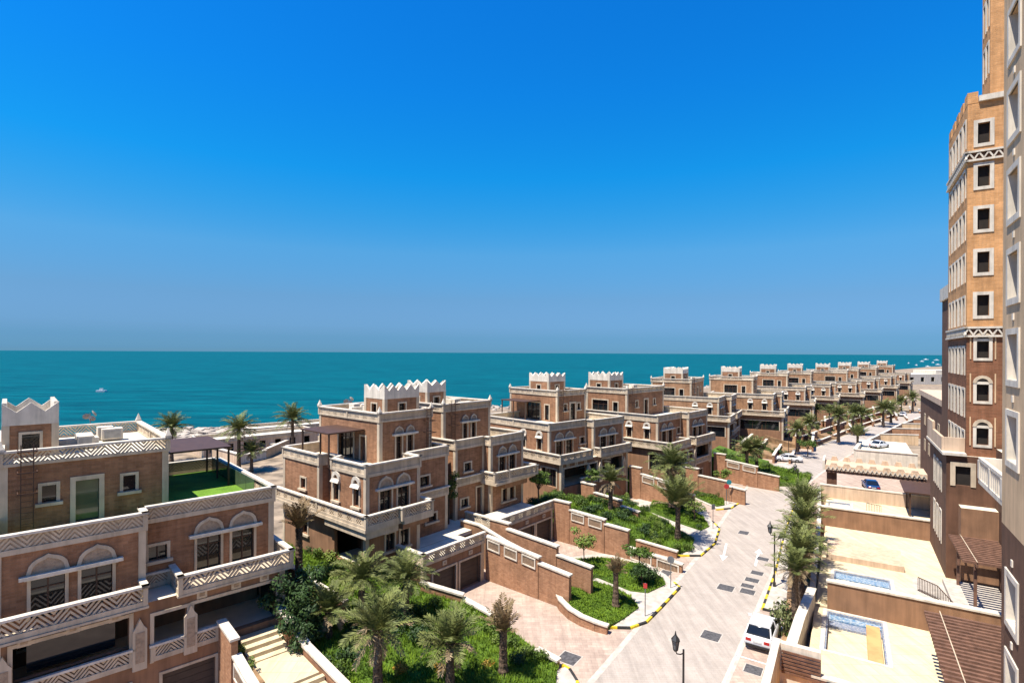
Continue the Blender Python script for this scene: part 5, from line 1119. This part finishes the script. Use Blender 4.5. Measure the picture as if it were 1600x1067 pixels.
for x, y, lb in ((141, 655, 'white satellite dish cluster on the roof-lawn villa roof'), (545, 628, 'satellite dishes on the left roof of the paired villa')):
    p = atz(x, y + 8, 14.2); d_ = empty('satellite_dish', p); tag(d_, lb, 'antenna'); mb = MB(); mb.tube([(0, 0, -.6), (0, 0, .9)], .03, 6); mb.build('mast_pole', 'steel', d_)
    for k, (dx, dz, t) in enumerate(((-.3, .6, .7), (.25, .85, -.5), (.1, .45, .2))):
        mb = MB(); ring = [(.26 * math.cos(a), .06, .26 * math.sin(a)) for a in [2 * math.pi * q / 14 for q in range(14)]]; i = 0
        for q in range(14): mb.face([(0, -.02, 0), ring[q], ring[(q + 1) % 14]])
        o = mb.build('dish', 'white_stone', d_, fix=False); o.location = (dx, 0, dz); o.rotation_euler = (.5, 0, t)
# ------------------------------------------------------------------ cars
def car(label, p, heading, paint, suv=False, L_=4.7):
    r_ = empty('parked_car', p, heading); tag(r_, label, 'car'); hw = .92 if suv else .88; bt = .96 if suv else .92; tp = 1.5 if suv else 1.42
    def loft(name, st, m):              # stations: x, list of (y, z) half section, mirrored
        mb = MB(); rings = []
        for x, sec in st:
            full = [(x, y, z) for y, z in sec] + [(x, -y, z) for y, z in sec[::-1]]; rings.append(len(mb.v)); mb.v += full; n = len(full)
        for a, b in zip(rings, rings[1:]):
            for q in range(n): mb.f.append((a + q, a + (q + 1) % n, b + (q + 1) % n, b + q))
        mb.f.append(tuple(rings[0] + q for q in range(n))); mb.f.append(tuple(rings[-1] + q for q in range(n)))
        o = mb.build(name, m, r_, smooth=True); md = o.modifiers.new('edge', 'EDGE_SPLIT'); md.split_angle = rad(40); return o
    def sec(w, zl, zb): return [(w * .9, zl), (w, zl + .14), (w * 1.01, (zl + zb) / 2), (w * .97, zb - .08), (w * .9, zb)]
    h = L_ / 2
    loft('body', [(-h, sec(hw * .84, .42, bt - .12)), (-h + .1, sec(hw * .93, .3, bt - .03)), (-h + .5, sec(hw, .24, bt)), (-.3, sec(hw, .22, bt)), (h * .42, sec(hw, .22, bt - .03)), (h - .55, sec(hw * .97, .24, bt - .14)), (h - .12, sec(hw * .88, .3, bt - .26)), (h, sec(hw * .76, .4, bt - .34))], paint)
    def cs(w0, w1, z): return [(w0, bt - .05), (w0 * .5 + w1 * .5, (bt + z) / 2), (w1, z - .06), (w1 * .8, z)]
    x0 = -h + (.3 if suv else .75); x1 = h * .46
    loft('windows', [(x0, cs(hw * .86, hw * .8, bt + .06)), (x0 + (.5 if suv else .75), cs(hw * .89, hw * .72, tp - .05)), (0, cs(hw * .9, hw * .73, tp - .02)), (h * .1, cs(hw * .9, hw * .72, tp - .05)), (x1, cs(hw * .86, hw * .8, bt + .02))], 'glass')
    rx0, rx1 = x0 + (.46 if suv else .72), h * .14
    loft('roof', [(rx0, [(hw * .72, tp - .08), (hw * .68, tp - .02)]), ((rx0 + rx1) / 2, [(hw * .745, tp - .06), (hw * .7, tp + .03)]), (rx1, [(hw * .73, tp - .09), (hw * .68, tp - .03)])], paint)
    for sy in (-1, 1):
        mb = MB(); 
        for xa, xb in (((rx0 + .0), x0 - .02), (rx1, x1 + .02)): mb.bar((xa, sy * hw * .73, tp - .06), (xb, sy * hw * .86, bt), .07)
        mb.bar((-.15, sy * hw * .76, tp - .06), (-.1, sy * hw * .93, bt), .06); tag(mb.build('pillars', paint, r_), kind='stuff')
        for x in (-h + .95, h - .95):
            mb = MB(); mb.tube([(x, sy * (hw - .2), .33), (x, sy * (hw + .015), .33)], .33, 18); w = mb.build('wheel', 'tyre', r_); mb = MB(); mb.tube([(x, sy * (hw - .05), .33), (x, sy * (hw + .03), .33)], .2, 12); mb.build('rim', 'steel', w)
        mb = MB(); mb.box(-h - .01, -h + .16, sy * hw * .62 - .17, sy * hw * .62 + .17, bt - .32, bt - .12); mb.build('tail_light', 'lamp_red', r_); mb = MB(); mb.box(h - .2, h + .0, sy * hw * .58 - .16, sy * hw * .58 + .16, bt - .48, bt - .36); mb.build('headlight', 'lamp_glass', r_)
        mb = MB(); mb.box(h * .36, h * .36 + .14, sy * hw - .03, sy * (hw + .0) + sy * .17 + .03, bt - .02, bt + .12); mb.build('mirror', paint, r_)
    mb = MB(); mb.box(-h - .03, -h + .02, -.26, .26, .62, .74); mb.build('number_plate', 'plate', r_); mb = MB(); mb.box(-h - .04, -h + .2, -hw * .8, hw * .8, .32, .46); mb.build('bumper_strip', 'car_dark', r_)
car('white hatchback parked in the bay beside the bush', RF.w(-3.0, 3.35, .01), rad(90 - 34), 'car_white', True, 4.5)
car('white sedan parked across the driveway at the bend of the street', RF.w(67.5, -3.6, .01), rad(160), 'car_white', False, 4.9)
car('blue car beyond the toothed gate canopy', LF.w(51.5, 11.2, .01), rad(90 - 32 + 8), 'car_blue', False); car('dark car next to the brown canopy behind the peach wall', LF.w(41.4, 14.2, .01), rad(90 - 32 + 95), 'car_dark', False); car('white car parked on the raised car park deck', LF.w(82, 13.5, 1.91), rad(30), 'car_white', False); car('white car far up the road near the brown building', RF.w(172, 17.5, .02), rad(48), 'car_white', False)

# ------------------------------------------------------------------ low yards by the shore and terraces beyond the bend
for k, (x0, y0, x1, y1, h, m, lb) in enumerate([(300, 705, 372, 726, 2.0, 'peach_wall', 'pink yard wall behind the roof canopy'), (372, 726, 415, 716, 1.6, 'white_stone', 'white yard wall behind the short palm'), (330, 697, 430, 704, 1.4, 'white_stone', 'long white sea wall near the rocks'), (250, 700, 330, 697, 1.4, 'white_stone', 'white sea wall behind the roof-lawn villa'), (415, 716, 450, 700, 1.8, 'stucco_tan', 'tan yard wall left of the paired villa'), (735, 668, 800, 662, 2.4, 'white_stone', 'white wall between the paired villa and canopy villa')]):
    wall_run(lb, [(atz(x0, y0, 0), atz(x1, y1, 0), h, h)], m, .4, .7, 'wall')
mb = MB(); r = random.Random(8)
for k in range(700):
    x = r.uniform(240, 470); y = 672 + r.random() ** 1.6 * 26 + max(0, (330 - x)) * .02; c = atz(x, y, 0); sz = r.uniform(.5, 1.7)
    mb.hexa([c + Vector((a * sz * r.uniform(.5, 1), b * sz * r.uniform(.5, 1), (.9 if z else -.3) * sz * r.uniform(.3, .75))) for z in (0, 1) for a, b in ((-1, -1), (1, -1), (1, 1), (-1, 1))])
tag(mb.build('rubble', 'rock', fix=False), 'pale boulders heaped on the beach behind the first villas', 'rocks', kind='stuff')
for k in range(7):
    s0 = 92 + k * 13; i = max(q for q in range(len(CL)) if CL[q][0] <= s0); a_, b_ = CL[i], CL[min(i + 1, len(CL) - 1)]; oc = a_[1] + (b_[1] - a_[1]) * (s0 - a_[0]) / max(1, b_[0] - a_[0]); sl = (b_[1] - a_[1]) / max(1, b_[0] - a_[0])
    for q, (o_, z_) in enumerate(((-4.6, .8), (-7.4, 1.7), (-10.4, 2.6))):
        wall_run('%s brick terrace wall of the roadside bank, step %s beyond the bend' % (['lowest', 'middle', 'highest'][q], ['one', 'two', 'three', 'four', 'five', 'six', 'seven'][k]), [(RF.w(s0, oc + o_), RF.w(s0 + 10.5, oc + o_ + sl * 10.5), z_, z_)])
    wall_run('pale wall edging the plots right of the far road, piece %s' % ['one', 'two', 'three', 'four', 'five', 'six', 'seven'][k], [(RF.w(s0, oc + 4.6), RF.w(s0 + 12, oc + 4.6 + sl * 12), 1.8, 1.8), (RF.w(s0 + 12, oc + 4.7 + sl * 12), RF.w(s0 + 12, oc + 14), 2.0, 2.4)], 'brick_pale' if k % 2 else 'stucco_tan')
